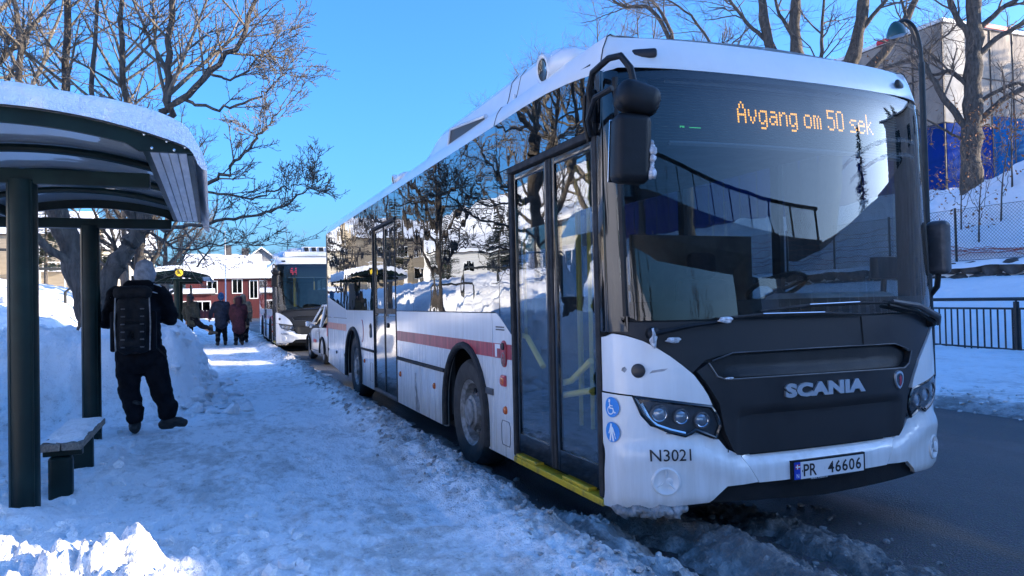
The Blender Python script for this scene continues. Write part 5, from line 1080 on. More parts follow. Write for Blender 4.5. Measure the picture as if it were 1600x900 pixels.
gz = ground_z(.3, 26.5)
person('person in long navy coat and blue knitted hat walking away, arm held out', (.27, 26.9, gz), 0, pose(wrL=(-.36, .04, .95), elL=(-.31, 0, 1.16), hem=(-.0, 0, .72), toL=(-.15, .12, .04), anL=(-.12, -.06, .10), anR=(.12, .10, .10), toR=(.13, .24, .04), chest=(0, 0, 1.28)), dict(jacket='cloth_navy', trousers='cloth_black', hat='knit_blue', bulk=1.08, hemr=.18), .026, 'people walking up the path', 11)
person('person in dark maroon hooded winter coat walking beside the one in navy', (.82, 26.6, gz), math.radians(8), pose(head=(.0, .03, 1.50), neck=(0, 0, 1.38), chest=(0, 0, 1.17), waist=(0, 0, .98), hip=(0, 0, .84), shL=(-.18, 0, 1.30), shR=(.18, 0, 1.30), elL=(-.24, .04, 1.05), elR=(.23, .04, 1.05), wrL=(-.2, .12, .82), wrR=(.22, .1, .82), hem=(0, 0, .56), knL=(-.09, .02, .45), knR=(.1, .06, .46), hpL=(-.09, 0, .8), hpR=(.09, 0, .8)), dict(jacket='cloth_maroon', trousers='cloth_black', hood=True, ruff=True, bulk=1.08, hemr=.19), .026, 'people walking up the path', 23)
hb = thing('handbag', 'dark handbag hanging at the side of the maroon coat', 'handbag', (1.10, 26.55, gz+.66)); MB().rbox((-.05, -.12, .0), (.05, .12, .24), .03, 3).build('bag', 'cloth_pack', hb); MB().tube([(0, -.1, .23), (-.03, -.05, .42), (-.05, .0, .52), (-.03, .05, .42), (0, .1, .23)], .009, 6).build('strap', 'cloth_pack', hb)
person('person in beige coat half hidden beyond the maroon coat', (1.02, 28.2, gz), math.radians(-6), pose(hem=(0, 0, .66), anR=(.1, -.1, .12)), dict(jacket='cloth_beige', trousers='cloth_black', hood=True, bulk=1.05, hemr=.19), .03, 'people walking up the path', 31)
person('person in dark green jacket with long hair by the far shelter, one leg stretched out', (-.66, 26.4, ground_z(-.66, 26.4)), math.radians(-35), pose(head=(-.02, .02, 1.56), waist=(.03, 0, 1.02), hip=(.06, 0, .90), hem=(.06, 0, .80), hpL=(-.03, 0, .86), hpR=(.15, 0, .86), knL=(-.05, .03, .46), anL=(-.05, -.02, .1), toL=(-.05, .12, .04), knR=(.38, .05, .66), anR=(.72, .02, .48), toR=(.86, .05, .44), wrR=(.20, .12, .95)), dict(jacket='cloth_green', trousers='cloth_black', hair=True, hat='cloth_navy', bulk=1.0), .026, None, 41)
# ================================================================ TREES
def smooth_line(pts, n=4):
    """Catmull-Rom through the given points"""
    P = [np.array(p, float) for p in pts]; P = [2*P[0]-P[1]]+P+[2*P[-1]-P[-2]]; out = []
    for i in range(1, len(P)-2):
        for k in range(n):
            t = k/n; a, b, c, d = P[i-1:i+3]; out.append(.5*((2*b)+(-a+c)*t+(2*a-5*b+4*c-d)*t*t+(-a+3*b-3*c+d)*t**3))
    out.append(P[-2]); return out
class Tubes:
    """fast collector of many thin tapered branches"""
    def __init__(s): s.V = []; s.F = []; s.n = 0
    def add(s, pts, r, n):
        pts = np.asarray(pts, float); m = len(pts); t = np.gradient(pts, axis=0); t /= np.linalg.norm(t, axis=1)[:, None]+1e-9
        up = np.cross(t, [0.31, .17, .93]); up /= np.linalg.norm(up, axis=1)[:, None]+1e-9; w = np.cross(t, up); r = np.asarray(r)
        a = np.arange(n)*2*math.pi/n
        ring = pts[:, None, :]+r[:, None, None]*(np.cos(a)[None, :, None]*up[:, None, :]+np.sin(a)[None, :, None]*w[:, None, :])
        i, j = np.meshgrid(np.arange(m-1), np.arange(n), indexing='ij'); j2 = (j+1) % n
        s.V.append(ring.reshape(-1, 3)); s.F.append(np.stack([i*n+j, i*n+j2, (i+1)*n+j2, (i+1)*n+j], -1).reshape(-1, 4)+s.n); s.n += m*n
    def mesh(s, name):
        V = np.concatenate(s.V); F = np.concatenate(s.F); me = bpy.data.meshes.new(name); me.vertices.add(len(V)); me.vertices.foreach_set('co', V.ravel())
        me.loops.add(F.size); me.loops.foreach_set('vertex_index', F.ravel()); me.polygons.add(len(F)); me.polygons.foreach_set('loop_start', np.arange(len(F))*4); me.polygons.foreach_set('loop_total', np.full(len(F), 4)); me.update(); me.validate(); return me
def sub(T, rg, p, d, L, r, lev, maxlev, spec):
    """a wandering branch with its own side branches"""
    m = 5 if lev < maxlev else 4; pts = [p]; dd = d/np.linalg.norm(d); st = L/(m-1)
    for i in range(m-1):
        dd = dd+rg.normal(0, spec['wob'], 3); dd[2] += spec['up']*(1 if lev > 0 else .6); dd /= np.linalg.norm(dd); pts.append(pts[-1]+dd*st)
    pts = np.array(pts); rr = np.linspace(r, max(r*.42, .0035), m); T.add(pts, rr, 5 if r > .03 else 4 if r > .012 else 3)
    if lev >= maxlev: return
    k = spec['kids'][min(lev, len(spec['kids'])-1)]
    for c in range(k):
        t = rg.uniform(.25, 1.)*(m-1); i = min(int(t), m-2); f = t-i; q = pts[i]*(1-f)+pts[i+1]*f; ax = pts[i+1]-pts[i]; ax /= np.linalg.norm(ax)
        pr = rg.normal(0, 1, 3); pr -= ax*np.dot(pr, ax); pr /= np.linalg.norm(pr); an = math.radians(rg.uniform(28, 62))
        nd = ax*math.cos(an)+pr*math.sin(an); nd[2] = nd[2]*.8+.08
        sub(T, rg, q, nd, L*rg.uniform(*spec.get('ratio', (.42, .68))), max(rr[i]*rg.uniform(.45, .62), .0035), lev+1, maxlev, spec)
def tree(label, loc, trunk, limbs, seed, spec, m_bark='bark', m_twig='twig', group=None, name='bare_tree', leaves=None):
    """trunk/limbs: [(points, r0, r1, spawn, length)] in world metres"""
    rg = np.random.default_rng(seed); t = thing(name, label, 'tree', loc, 0, group); o = np.array(loc, float)
    A = Tubes(); Bc = Tubes()
    for pts, r0, r1 in trunk:
        q = smooth_line(pts, 6); q = [p+rg.normal(0, r0*.07, 3) for p in q]; rr = np.linspace(r0, r1, len(q))*(1+.10*np.sin(np.arange(len(q))*1.7+seed)); rr[0] *= 1.25
        A.add(np.array(q)-o, rr, 12)
    ends = []
    for pts, r0, r1, n, L in limbs:
        q = np.array([p+rg.normal(0, .02, 3)*(i > 0) for i, p in enumerate(smooth_line(pts, 5))]); rr = np.linspace(r0, r1, len(q)); A.add(q-o, rr, 7 if r0 > .04 else 5)
        for k in range(n):
            u = rg.uniform(.22, 1.) if k > n*.2 else rg.uniform(.75, 1.); f = u*(len(q)-1); i = min(int(f), len(q)-2); w = f-i; p = q[i]*(1-w)+q[i+1]*w; ax = q[i+1]-q[i]; ax /= np.linalg.norm(ax)
            pr = rg.normal(0, 1, 3); pr -= ax*np.dot(pr, ax); pr /= np.linalg.norm(pr); an = math.radians(rg.uniform(25, 65)); d = ax*math.cos(an)+pr*math.sin(an); d[2] += spec.get('lift', .1)
            sub(Bc, rg, p-o, d, L*rg.uniform(.6, 1.15)*(1.15-.5*u), min(rr[i]*.6, .045)*rg.uniform(.6, 1.), 0, spec['lev'], spec)
        sub(Bc, rg, q[-1]-o, q[-1]-q[-2], L*.8, r1, 0, spec['lev'], spec)
    link('trunk', A.mesh('trunk'), m_bark, t, True, 180); link('crown', Bc.mesh('crown'), m_twig, t, True, 180)
    if leaves:
        V = []; F = []
        for c, rad, n in leaves:
            for k in range(n):
                p = np.array(c)-o+rg.normal(0, 1, 3)*rad; a = rg.normal(0, 1, 3); a /= np.linalg.norm(a); b = np.cross(a, rg.normal(0, 1, 3)); b /= np.linalg.norm(b); s = rg.uniform(.035, .075); i = len(V)
                V += [p-a*s, p+b*s*.5, p+a*s, p-b*s*.5+np.cross(a, b)*s*.3]; F.append((i, i+1, i+2, i+3))
        me = bpy.data.meshes.new('dry_leaves'); me.from_pydata([tuple(v) for v in V], [], F); tag(link('dry_leaves', me, 'dry_leaf', t, False), kind='stuff')
    return t
SPA = dict(wob=.075, up=.055, kids=(9, 4), lev=2, lift=.12, ratio=(.18, .5))
tree('large bare tree with forked trunk growing right behind the front shelter', (-1.42, 11.38, .3),
     [([(-1.36, 11.36, .2), (-1.47, 11.40, .98), (-1.56, 11.42, 1.5), (-1.79, 11.5, 2.3), (-1.95, 11.4, 3.0)], .20, .13), ([(-1.52, 11.41, 1.25), (-1.42, 11.36, 1.6), (-1.22, 11.3, 2.05), (-.95, 11.42, 2.56), (-.72, 11.2, 3.2), (-.58, 10.7, 3.8)], .155, .085)],
     [([(-1.79, 11.5, 2.3), (-1.9, 11.3, 3.2), (-1.75, 11.2, 4.5), (-1.7, 11, 6), (-1.6, 11, 7.4)], 0.085, 0.020, 17, 1.68), ([(-1.95, 11.4, 3.), (-2.4, 11.3, 3.6), (-2.7, 11.2, 4.7), (-3, 11, 6.4)], 0.072, 0.020, 16, 1.68), ([(-1.9, 11.4, 2.9), (-2.2, 11, 3.8), (-2.2, 10.7, 5), (-2.4, 10.6, 6.5)], 0.064, 0.016, 15, 1.57), ([(-1.7, 11.45, 2.0), (-2.4, 11.1, 2.7), (-3.1, 10.8, 3.3), (-3.7, 10.6, 4.2)], 0.060, 0.014, 15, 1.46),
      ([(-.58, 10.7, 3.8), (-.50, 10.45, 4.2), (-.47, 10.4, 4.95), (-.36, 10.2, 6.2), (-.3, 10.2, 7.4)], 0.064, 0.018, 17, 1.46), ([(-.56, 10.65, 3.85), (-.44, 10.4, 4.03), (.02, 10.2, 4.51), (.45, 10, 5.04), (.7, 9.9, 5.9), (.9, 9.9, 6.6)], 0.053, 0.014, 19, 1.34),
      ([(-.72, 11.2, 3.2), (-.95, 10.9, 4.), (-1.05, 10.7, 5.2), (-.85, 10.6, 6.6)], 0.064, 0.016, 17, 1.46), ([(-.95, 11.4, 2.56), (-1.3, 11, 3.4), (-1.4, 10.8, 4.6), (-1.2, 10.7, 6.2)], 0.055, 0.016, 16, 1.46),
      ([(-.95, 11.42, 2.56), (-.5, 10.8, 2.53), (-.15, 10.3, 2.52), (.38, 10.08, 2.62), (.80, 9.9, 2.72), (1.08, 9.75, 2.88), (1.24, 9.7, 3.08)], 0.032, 0.006, 19, 0.58), ([(-.72, 11.2, 3.2), (-.3, 10.6, 3.0), (0, 10.2, 3.08), (.3, 10.1, 3.32), (.55, 10, 3.62), (.72, 9.95, 3.85), (.9, 9.9, 4.1)], 0.036, 0.006, 19, 0.69),
      ([(-.3, 10.6, 2.98), (.1, 10.2, 2.92), (.54, 10, 2.86), (.8, 9.9, 2.95), (1.0, 9.85, 3.02), (1.2, 9.75, 3.0)], 0.020, 0.005, 17, 0.50), ([(-.3, 10.35, 4.15), (.1, 10.2, 4.02), (.5, 10, 4.12), (.8, 9.95, 4.35), (.95, 9.9, 4.55)], 0.024, 0.006, 16, 0.67), ([(-.9, 11.4, 2.6), (-.6, 11.2, 2.35), (-.25, 11, 2.25), (.2, 10.7, 2.35), (.6, 10.5, 2.3)], 0.022, 0.006, 17, 0.78),
      ([(.0, 10.2, 4.48), (.3, 10.1, 4.42), (.65, 9.95, 4.7), (.9, 9.9, 5.0)], 0.020, 0.006, 15, 0.67)],
     12, SPA, 'bark', 'bark_pale')
def auto_tree(label, loc, h, spread, seed, r=.2, nl=7, spec=None, bark='bark', twig='twig', group=None, clear=.28, lean=(0, 0), n=10, L=None, name='bare_tree', leaves=None):
    """free-standing tree: trunk, rising limbs, twigs"""
    rg = np.random.default_rng(seed+500); x, y, z = loc; spec = spec or dict(wob=.10, up=.05, kids=(7, 4), lev=2, lift=.1, ratio=(.2, .55))
    top = np.array([x+lean[0]*h, y+lean[1]*h, z+h*.62]); trunk = [([(x, y, z-.3), (x+lean[0]*h*.3, y+lean[1]*h*.3, z+h*.3), tuple(top)], r, r*.35)]; limbs = []
    for k in range(nl):
        t = clear+(1-clear)*(k+.3)/nl; a = 2.4*k+rg.uniform(-.4, .4); b = np.array([x, y, z])*(1-t)+top*t; s = spread*(1-.35*t)*rg.uniform(.75, 1.1); rise = h*(1-.62*t)*rg.uniform(.5, .95)*.75
        dx, dy = math.cos(a)*s, math.sin(a)*s
        limbs.append(([tuple(b), (b[0]+dx*.35, b[1]+dy*.35, b[2]+rise*.25), (b[0]+dx*.75, b[1]+dy*.75, b[2]+rise*.65), (b[0]+dx, b[1]+dy, b[2]+rise)], r*.48*(1-.3*t), r*.12, n, L or spread*.5))
    limbs.append(([tuple(top), (top[0]+.1, top[1], top[2]+h*.18), (top[0], top[1], z+h)], r*.33, r*.1, n, L or spread*.5))
    return tree(label, loc, trunk, limbs, seed, spec, bark, twig, group, name, leaves)
auto_tree('slim bare tree standing on the path edge before the far shelter', (-1.62, 19.6, .8), 5.6, 1.7, 3, .16, 9, bark='bark_shaded', twig='bark_shaded', clear=.36, n=11, L=1.0, group='bare trees along the path')
auto_tree('bare tree behind the snow bank with crown reaching over the front shelter', (-4.3, 15.2, 1.2), 8.2, 3.2, 4, .17, 9, bark='bark_pale', twig='bark_pale', n=9, L=1.5, group='bare trees along the path')
auto_tree('broad bare tree between the far shelter and the houses', (-3.2, 33, .9), 7, 3.0, 5, .2, 9, n=9, L=1.5, group='bare trees along the path')
auto_tree('dense twiggy tree with dark crown above the far shelter roof', (-2.0, 38, .8), 6.6, 2.9, 6, .18, 10, n=12, L=1.3, group='bare trees along the path')
auto_tree('thin bare tree far up the road beyond the second bus', (5.6, 62, .2), 7.5, 2.2, 8, .13, 7, n=7, L=1.1)
auto_tree('tall bare tree left of the houses on the lit snow slope', (-9.0, 30, 2.), 8, 3, 9, .2, 8, n=9, L=1.5, group='bare trees along the path')
# right-hand oaks
def g(x, y): return ground_z(x, y)-.1
zb = g(24.8, 17.9)
tree('big oak rising in front of the blue tarpaulin with brown leaves round its trunk', (24.8, 17.9, zb),
     [([(24.8, 17.93, zb-1.2), (24.85, 17.85, 6.5), (24.9, 17.8, 8.4), (25.0, 17.75, 10.4), (25.05, 17.7, 12.6)], .37, .22)],
     [([(24.85, 17.85, 7.0), (24.2, 18.3, 8.3), (23.75, 18.6, 9.4), (23.3, 18.9, 11.0), (23.0, 19.1, 12.5)], 0.133, 0.036, 14, 2.0), ([(24.9, 17.8, 7.3), (25.6, 17.2, 8.1), (26.3, 16.6, 8.6), (27.2, 15.9, 9.5), (28.2, 15.2, 10.4)], 0.125, 0.036, 14, 2.), ([(24.95, 17.8, 9.6), (25.7, 17.2, 10.4), (26.5, 16.5, 10.9), (27.8, 15.5, 11.8)], 0.117, 0.030, 13, 2.), ([(25, 17.75, 10.6), (25.8, 17.1, 11.4), (26.7, 16.2, 12.2), (27.5, 15.5, 13.2)], 0.109, 0.030, 13, 2.),
      ([(24.9, 17.8, 8.6), (24.3, 18.2, 9.3), (24.0, 18.5, 9.2), (23.5, 18.9, 9.5)], 0.094, 0.030, 12, 1.5), ([(24.95, 17.75, 10.3), (24.5, 18.1, 11.4), (24.2, 18.3, 12.6), (24.0, 18.5, 14.)], 0.125, 0.036, 14, 2.), ([(25.05, 17.7, 12.6), (25.2, 17.6, 14), (25.1, 17.5, 16)], 0.156, 0.036, 16, 2.2), ([(24.85, 17.85, 6.6), (24.3, 18.4, 7.2), (23.6, 19, 7.9), (23, 19.4, 8.2)], 0.055, 0.018, 12, 1.6), ([(24.9, 17.8, 8.0), (25.8, 17.0, 8.6), (26.5, 16.4, 8.4), (27.4, 15.6, 8.9)], 0.078, 0.024, 12, 1.6)],
     21, dict(wob=.2, up=.02, kids=(5, 4, 3), lev=2, lift=.05), 'bark', 'twig', leaves=[((24.6, 17.4, 6.9), (.7, .6, .55), 260), ((25.6, 17.0, 7.4), (.6, .5, .4), 160), ((24.2, 18.2, 5.2), (.8, .6, .3), 120)])
zb = g(22.5, 23.5)
tree('spreading multi-stemmed oak on the slope just above the bus roof', (22.5, 23.5, zb),
     [([(22.3, 23.5, zb-.3), (22.0, 23.9, 9), (21.6, 24.2, 12), (21.3, 24.4, 15)], .36, .14), ([(22.6, 23.4, zb-.3), (22.7, 23.3, 9), (22.4, 23.5, 12), (22.6, 23.4, 15.5)], .40, .15), ([(23.1, 23.1, zb-.3), (23.7, 22.6, 9), (24.3, 22.0, 12), (24.6, 21.8, 15.5)], .42, .16), ([(22.9, 23.2, zb-.3), (23.4, 22.7, 8.5), (25.2, 21.2, 11.5), (26.2, 20.4, 14)], .3, .1)],
     [([(22.0, 23.9, 9), (20.9, 24.9, 11), (20.2, 25.5, 11.6), (19.3, 26.3, 13.6), (18.2, 27, 14.6)], 0.108, 0.030, 17, 2.3), ([(21.6, 24.2, 12), (20.8, 24.8, 13.2), (20.2, 25.6, 15), (19.6, 26, 16.5)], 0.094, 0.030, 15, 2.3), ([(22.4, 23.5, 12), (21.9, 24.0, 13.5), (21.8, 24.2, 16)], 0.094, 0.030, 15, 2.3), ([(22.7, 23.3, 9.5), (23.1, 22.9, 11), (23.2, 22.8, 13), (23.5, 22.5, 16)], 0.108, 0.030, 15, 2.3), ([(24.3, 22, 12), (25.2, 21.2, 13.5), (26, 20.5, 15.5)], 0.101, 0.030, 15, 2.3), ([(23.7, 22.6, 9), (24.8, 21.5, 10.3), (25.9, 20.5, 10.8), (27.0, 19.5, 12)], 0.101, 0.030, 15, 2.3), ([(21.3, 24.4, 15), (21.0, 24.6, 17)], 0.094, 0.030, 15, 2.3), ([(24.6, 21.8, 15.5), (24.9, 21.5, 18)], 0.101, 0.030, 15, 2.3)],
     22, dict(wob=.22, up=.02, kids=(5, 4, 3), lev=2, lift=.03), 'bark', 'twig', leaves=[((23.2, 22.9, 9.8), (1.6, 1.4, .8), 300)])
tree('crooked oak with one bent limb left of the multi-stemmed oak', (19.8, 27.5, 5), [([(19.8, 27.5, 4), (19.7, 27.6, 9.5), (19.5, 27.8, 12.5)], .26, .16)],
     [([(19.5, 27.8, 12.5), (18.7, 28.4, 14.6), (17.6, 29.3, 15), (16.6, 30, 16.4), (15.4, 30.8, 17)], 0.108, 0.030, 18, 2.3), ([(19.5, 27.8, 12.6), (19.2, 28, 14), (18.2, 28.7, 15.8), (17.4, 29.2, 17.5)], 0.101, 0.030, 17, 2.3), ([(19.7, 27.6, 11), (20.6, 26.8, 12.2), (21.2, 26.2, 12.4)], .1, .04, 8, 1.6)],
     23, dict(wob=.24, up=.02, kids=(5, 4, 3), lev=2, lift=.03))
fine = dict(wob=.16, up=.06, kids=(6, 5, 4), lev=2, lift=.2)
for i, (x, y, h, s, lab) in enumerate(((24, 43, 16, 5.5, 'fine-twigged bare tree farthest left behind the bus roof'), (29, 46, 17.5, 6, 'tall fine-twigged tree behind the bus roof, right of its lower neighbour'), (21.5, 48, 13.5, 4.5, 'low feathery bare tree peeping over the bus roof'))):
    auto_tree(lab, (x, y, g(x, y)), h, s, 30+i, .26, 10, fine, n=12, L=2.6, group='bare trees on the hill behind the bus')
for i, (x, y, h, lab) in enumerate(((21.6, 15.4, 3.4, 'leaning sapling nearest the wire fence post'), (22.6, 15.4, 4.2, 'sapling in the middle of the snowy slope'), (23.5, 15.6, 5.2, 'tall pale sapling right of the oak trunk'), (22.2, 16.4, 3.0, 'short thin sapling below the oak trunk'), (24.4, 14.9, 4.6, 'thin sapling on the crest of the snow hump'), (21.2, 17.2, 2.6, 'low twiggy sapling left of the oak'))):
    auto_tree(lab, (x, y, g(x, y)), h, .7, 60+i, .03, 6, dict(wob=.2, up=.05, kids=(3, 2), lev=1, lift=.2), twig='twig', n=4, L=.5, group='saplings on the slope', name='sapling', clear=.3, lean=(.06*math.sin(i*2), -.05), leaves=[((x, y, g(x, y)+.7), (.35, .35, .3), 26)])
# conifers (one grown, the rest copies)
def conifer(label, loc, h, seed):
    rg = np.random.default_rng(seed); t = thing('pine_tree', label, 'tree', loc, 0, 'pines on the far slopes'); A = Tubes(); A.add(np.array([(0, 0, -.5), (0.05, 0, h*.5), (0, 0, h)]), np.array([.02*h, .012*h, .01]), 8); V = []; F = []
    z = h*.16
    while z < h*.99:
        L = (1-z/h)**.75*h*.22*rg.uniform(.7, 1.15)+.15; nb = 7
        for k in range(nb):
            a = rg.uniform(0, 6.28); d = np.array([math.cos(a), math.sin(a), -.12]); e = np.array([-math.sin(a), math.cos(a), 0]); A.add(np.array([[0, 0, z], d*L*.6+[0, 0, z], d*L+[0, 0, z+.05*L]]), np.array([.012*h*.3, .006*h*.3, .004]), 3)
            for q in range(16):
                u = rg.uniform(.2, 1.); c = d*L*u+[0, 0, z]+rg.normal(0, .05*L+.03, 3); s = (.10+.16*L*(1.1-u))*rg.uniform(.7, 1.3); n = rg.normal(0, 1, 3)*[.5, .5, .4]; i = len(V)
                V += [c-d*s*.6-e*s*.3, c+d*s*.7+n*s*.15, c-d*s*.2+e*s*.5-[0, 0, s*.25]]; F.append((i, i+1, i+2))
        z += h*.032
    link('trunk', A.mesh('trunk'), 'bark', t, True, 180); me = bpy.data.meshes.new('crown'); me.from_pydata([tuple(v) for v in V], [], F); link('crown', me, 'needles', t, False); return t
cf = conifer('pine on the dark slope high behind the houses', (-14, 78, 4), 9, 77)
spots = [(-20, 82, 8), (-27, 76, 10), (-34, 84, 9), (-40, 72, 11), (-24, 92, 10), (-33, 96, 12), (-46, 80, 10), (-52, 70, 9), (-48, 58, 10), (-55, 50, 11), (-60, 60, 9), (-44, 42, 10), (-52, 34, 11), (-58, 26, 10), (-46, 20, 9), (-50, 12, 11), (-60, 6, 10), (-40, 92, 10), (-12, 98, 9), (-4, 110, 10)]
for i, (x, y, h) in enumerate(spots):
    c = copy_tree(cf); c.location = (x, y, ground_z(x, y)); k = h/9; c.scale = (k, k, k); c.rotation_euler = (0, 0, i*1.3)
for i, (x, y, h, lab) in enumerate(((24.2, -4.2, 7.5, 'dark pine beside the white house on the terrace'), (23.0, -9.5, 5., 'small pine at the end of the terrace'), (29.5, -3.6, 9.5, 'tall pine behind the white house'), (33, 3, 8.5, 'pine standing farther up behind the terrace'), (46, 16.5, 9.5, 'added shade pine right of the wrapped building, nearest it'), (48, 13.5, 10, 'second added shade pine right of the wrapped building'), (50, 19, 10, 'added shade pine behind the one nearest the wrapped building'), (52, 10.5, 10.5, 'third added shade pine right of the wrapped building'), (44.5, 19.5, 9, 'added shade pine close to the tarpaulin side of the wrapped building'), (56, 14.5, 11, 'tallest added shade pine right of the wrapped building'))):  # pines by the wrapped building are added out of view to shade it
    c = copy_tree(cf); c.location = (x, y, ground_z(x, y)); k = h/9; c.scale = (k, k, k); c.rotation_euler = (0, 0, i*2.1); c['label'] = lab; c['group'] = 'pines on the terrace'

# ================================================================ HOUSES
def house(label, loc, rz, w, d, h, rh, clad, wins, name='house', over=.4, chim=(), extra=None, roof='trim_white'):
    """gabled house: ridge along local X; wins = [(face, along, z, w, h)], face f/b/l/r"""
    t = thing(name, label, 'house', loc, math.radians(rz)); x, y = w/2, d/2
    mb = MB(); mb.box((-x, -y, -2.5), (x, y, h)); wl = mb.build('wall', clad, t); gm = MB()
    for s in (-1, 1): gm = MB(); gm.prism([(-y, h), (y, h), (0, h+rh)], 'x', s*x-(.12 if s > 0 else 0), s*x+(.12 if s < 0 else 0)); gm.build('gable', clad, t)
    for s in (-1, 1):
        k = over*rh/y; p = [(s*(y+over), h-k), (s*(y+over), h-k+.12), (0, h+rh+.12), (0, h+rh)]; r_ = MB().prism(p, 'x', -x-over, x+over).build('roof', 'clad_dark', t)
        q = [(s*(y+over), h-k+.123), (s*(y+over-.05), h-k+.36), (s*y*.5, h+rh*.5+.50), (0, h+rh+.44), (0, h+rh+.123)]; o = MB().prism(q, 'x', -x-over+.03, x+over-.03).build('roof_snow', 'snow', t, bevel=.05)
        at = o.data.attributes.new('wear', 'FLOAT', 'POINT'); at.data.foreach_set('value', np.full(len(o.data.vertices), .02, np.float32))
    for f, a, z, ww, hh in wins:
        M = {'f': Matrix.Translation((a, -y, z)), 'b': Matrix.Translation((a, y, z)) @ Matrix.Rotation(math.pi, 4, 'Z'), 'r': Matrix.Translation((x, a, z)) @ Matrix.Rotation(math.pi/2, 4, 'Z'), 'l': Matrix.Translation((-x, a, z)) @ Matrix.Rotation(-math.pi/2, 4, 'Z')}[f]
        mb = MB(); b_ = .10
        for c in (((-ww/2-b_, -.06, -b_), (-ww/2, .02, hh+b_)), ((ww/2, -.06, -b_), (ww/2+b_, .02, hh+b_)), ((-ww/2, -.058, -b_), (ww/2, .018, 0)), ((-ww/2, -.058, hh), (ww/2, .018, hh+b_)), ((-.03, -.05, 0), (.03, .01, hh))): mb.box(*c, M=M)
        fr_ = mb.build('window', 'trim_white', t); mb = MB(); mb.box((-ww/2, -.03, 0), (ww/2, -.012, hh), M=M); mb.build('pane', 'house_glass', fr_, smooth=False)
    for cx, ch in chim: 
        MB().box((cx-.45, -.35, h+rh-.6), (cx+.45, .35, h+rh+ch)).build('chimney', 'brick_dark', t, bevel=.03)
    return t
house('beige house with white window frames on the lit slope, seen between the shelter posts', (-21.5, 117, 4.5), -8, 13, 9, 7.2, 3.0, 'clad_beige', [('f', -4.5, 4.2, 1.3, 1.5), ('f', -1.2, 4.2, 1.3, 1.5), ('f', 2.0, 4.2, 1.3, 1.5), ('f', -4.5, 1.0, 2.2, 1.5), ('f', .2, 1.0, 1.3, 1.5), ('r', -1, 4.2, 1.2, 1.5)], chim=((2, .9),))
bal = thing('balcony', 'pale balcony on posts in front of the beige house', 'balcony', (-20.5, 111.4, 4.6)); MB().box((-3, -.9, 2.0), (3, .9, 2.2)).build('deck', 'trim_white', bal)
for k in range(13): MB().box((-3+.48*k-.04, -.9, 2.2), (-3+.48*k+.04, -.84, 3.1)).build('baluster', 'trim_white', bal)
MB().box((-3.05, -.94, 3.1), (3.05, -.80, 3.2)).build('rail', 'trim_white', bal)
for xx in (-2.8, 0, 2.8): MB().box((xx-.08, -.8, -2), (xx+.08, -.64, 2.0)).build('post', 'trim_white', bal)
house('white house at the left edge beyond the snow slope', (-31, 106, 4.4), 6, 11, 8, 4.6, 2.6, 'clad_white', [('f', -3, 1.5, 1.2, 1.4), ('f', 0, 1.5, 1.2, 1.4), ('f', 3.2, 1.5, 1.2, 1.4)])
house('cream house with steep snowy roof just left of the walker\'s hat', (-12.6, 122, 4.), 14, 8, 8, 6.2, 3.6, 'clad_cream', [('f', -2, 3.6, 1.2, 1.4), ('f', 1.6, 3.6, 1.2, 1.4), ('f', -2, .9, 1.4, 1.4), ('f', 1.6, .9, 1.4, 1.4)])
house('red house with white windows, snowy roof and two dark chimneys', (1.4, 106, .4), 0, 9.0, 9, 4.9, 2.9, 'clad_red', [('f', 1.6, 2.9, 1.1, 1.7), ('f', 3.6, 2.2, .9, 2.2), ('f', -1.4, 2.9, 1.1, 1.5), ('r', -2, 2.4, 1.2, 1.8), ('r', 1.5, 2.4, 1.2, 1.8)], chim=((.6, 1.6), (2.8, 1.2)))
house('brown timber house with balcony right of the red house', (8.4, 110, .4), 0, 5.2, 8, 4.6, 2.4, 'clad_brown', [('f', -1.5, 3.2, 1.2, 1.2), ('f', 1.2, 3.2, 1.2, 1.2), ('f', 0, .6, 1.6, 1.4)])
house('grey gabled house farthest up the road behind the bus roof', (9.5, 165, 3.2), 90, 9, 8, 7, 3.2, 'concrete', [('l', 0, 6, 1.4, 1.4)])
g2 = house('long low dark red building with snowy roof in front of the red house', (-4.6, 88, .3), 0, 9, 6, 2.6, .25, 'clad_red', [('f', -3.6, .9, 1.5, .9), ('f', -1.2, .9, 1.5, .9), ('f', 1.2, .9, 1.5, .9), ('f', 3.6, .9, 1.5, .9)], name='low_house')
rfz = thing('red_fence', 'red board fence low behind the walkers', 'fence', (-.5, 76, .2))
for k in range(22): MB().box((-3.6+.30*k, 0, .25), (-3.6+.30*k+.27, .04, 1.05)).build('board', 'clad_red', rfz)
MB().box((-3.6, .04, .75), (3.0, .08, .85)).build('rail', 'clad_red', rfz)
house('long pale yellow building beside the sunlit snow field', (-17.5, 29, 1.2), 90, 24, 8, 4.6, 1.6, 'clad_cream', [('f', -9+3.0*k, 1.6, 1.5, 1.3) for k in range(7)], name='long_house')
house('white house with grey roof on the slope behind the pale yellow building', (-30, 52, 3.0), 70, 11, 9, 5.6, 3.0, 'clad_white', [('f', -3, 3.4, 1.2, 1.4), ('f', 0, 3.4, 1.2, 1.4), ('f', 3, 3.4, 1.2, 1.4), ('f', 0, .8, 1.6, 1.4)])
house('added white house out of view on the terrace, shading the bus front', (24.3, 1.3, 5.4), 90, 11.6, 6.0, 3.75, .8, 'clad_white', [('b', -3.5, .9, 1.3, 1.3), ('b', 0, .9, 1.3, 1.3), ('b', 3.5, .9, 1.3, 1.3)])  # added out of view to keep sun off the bus front, not the heap
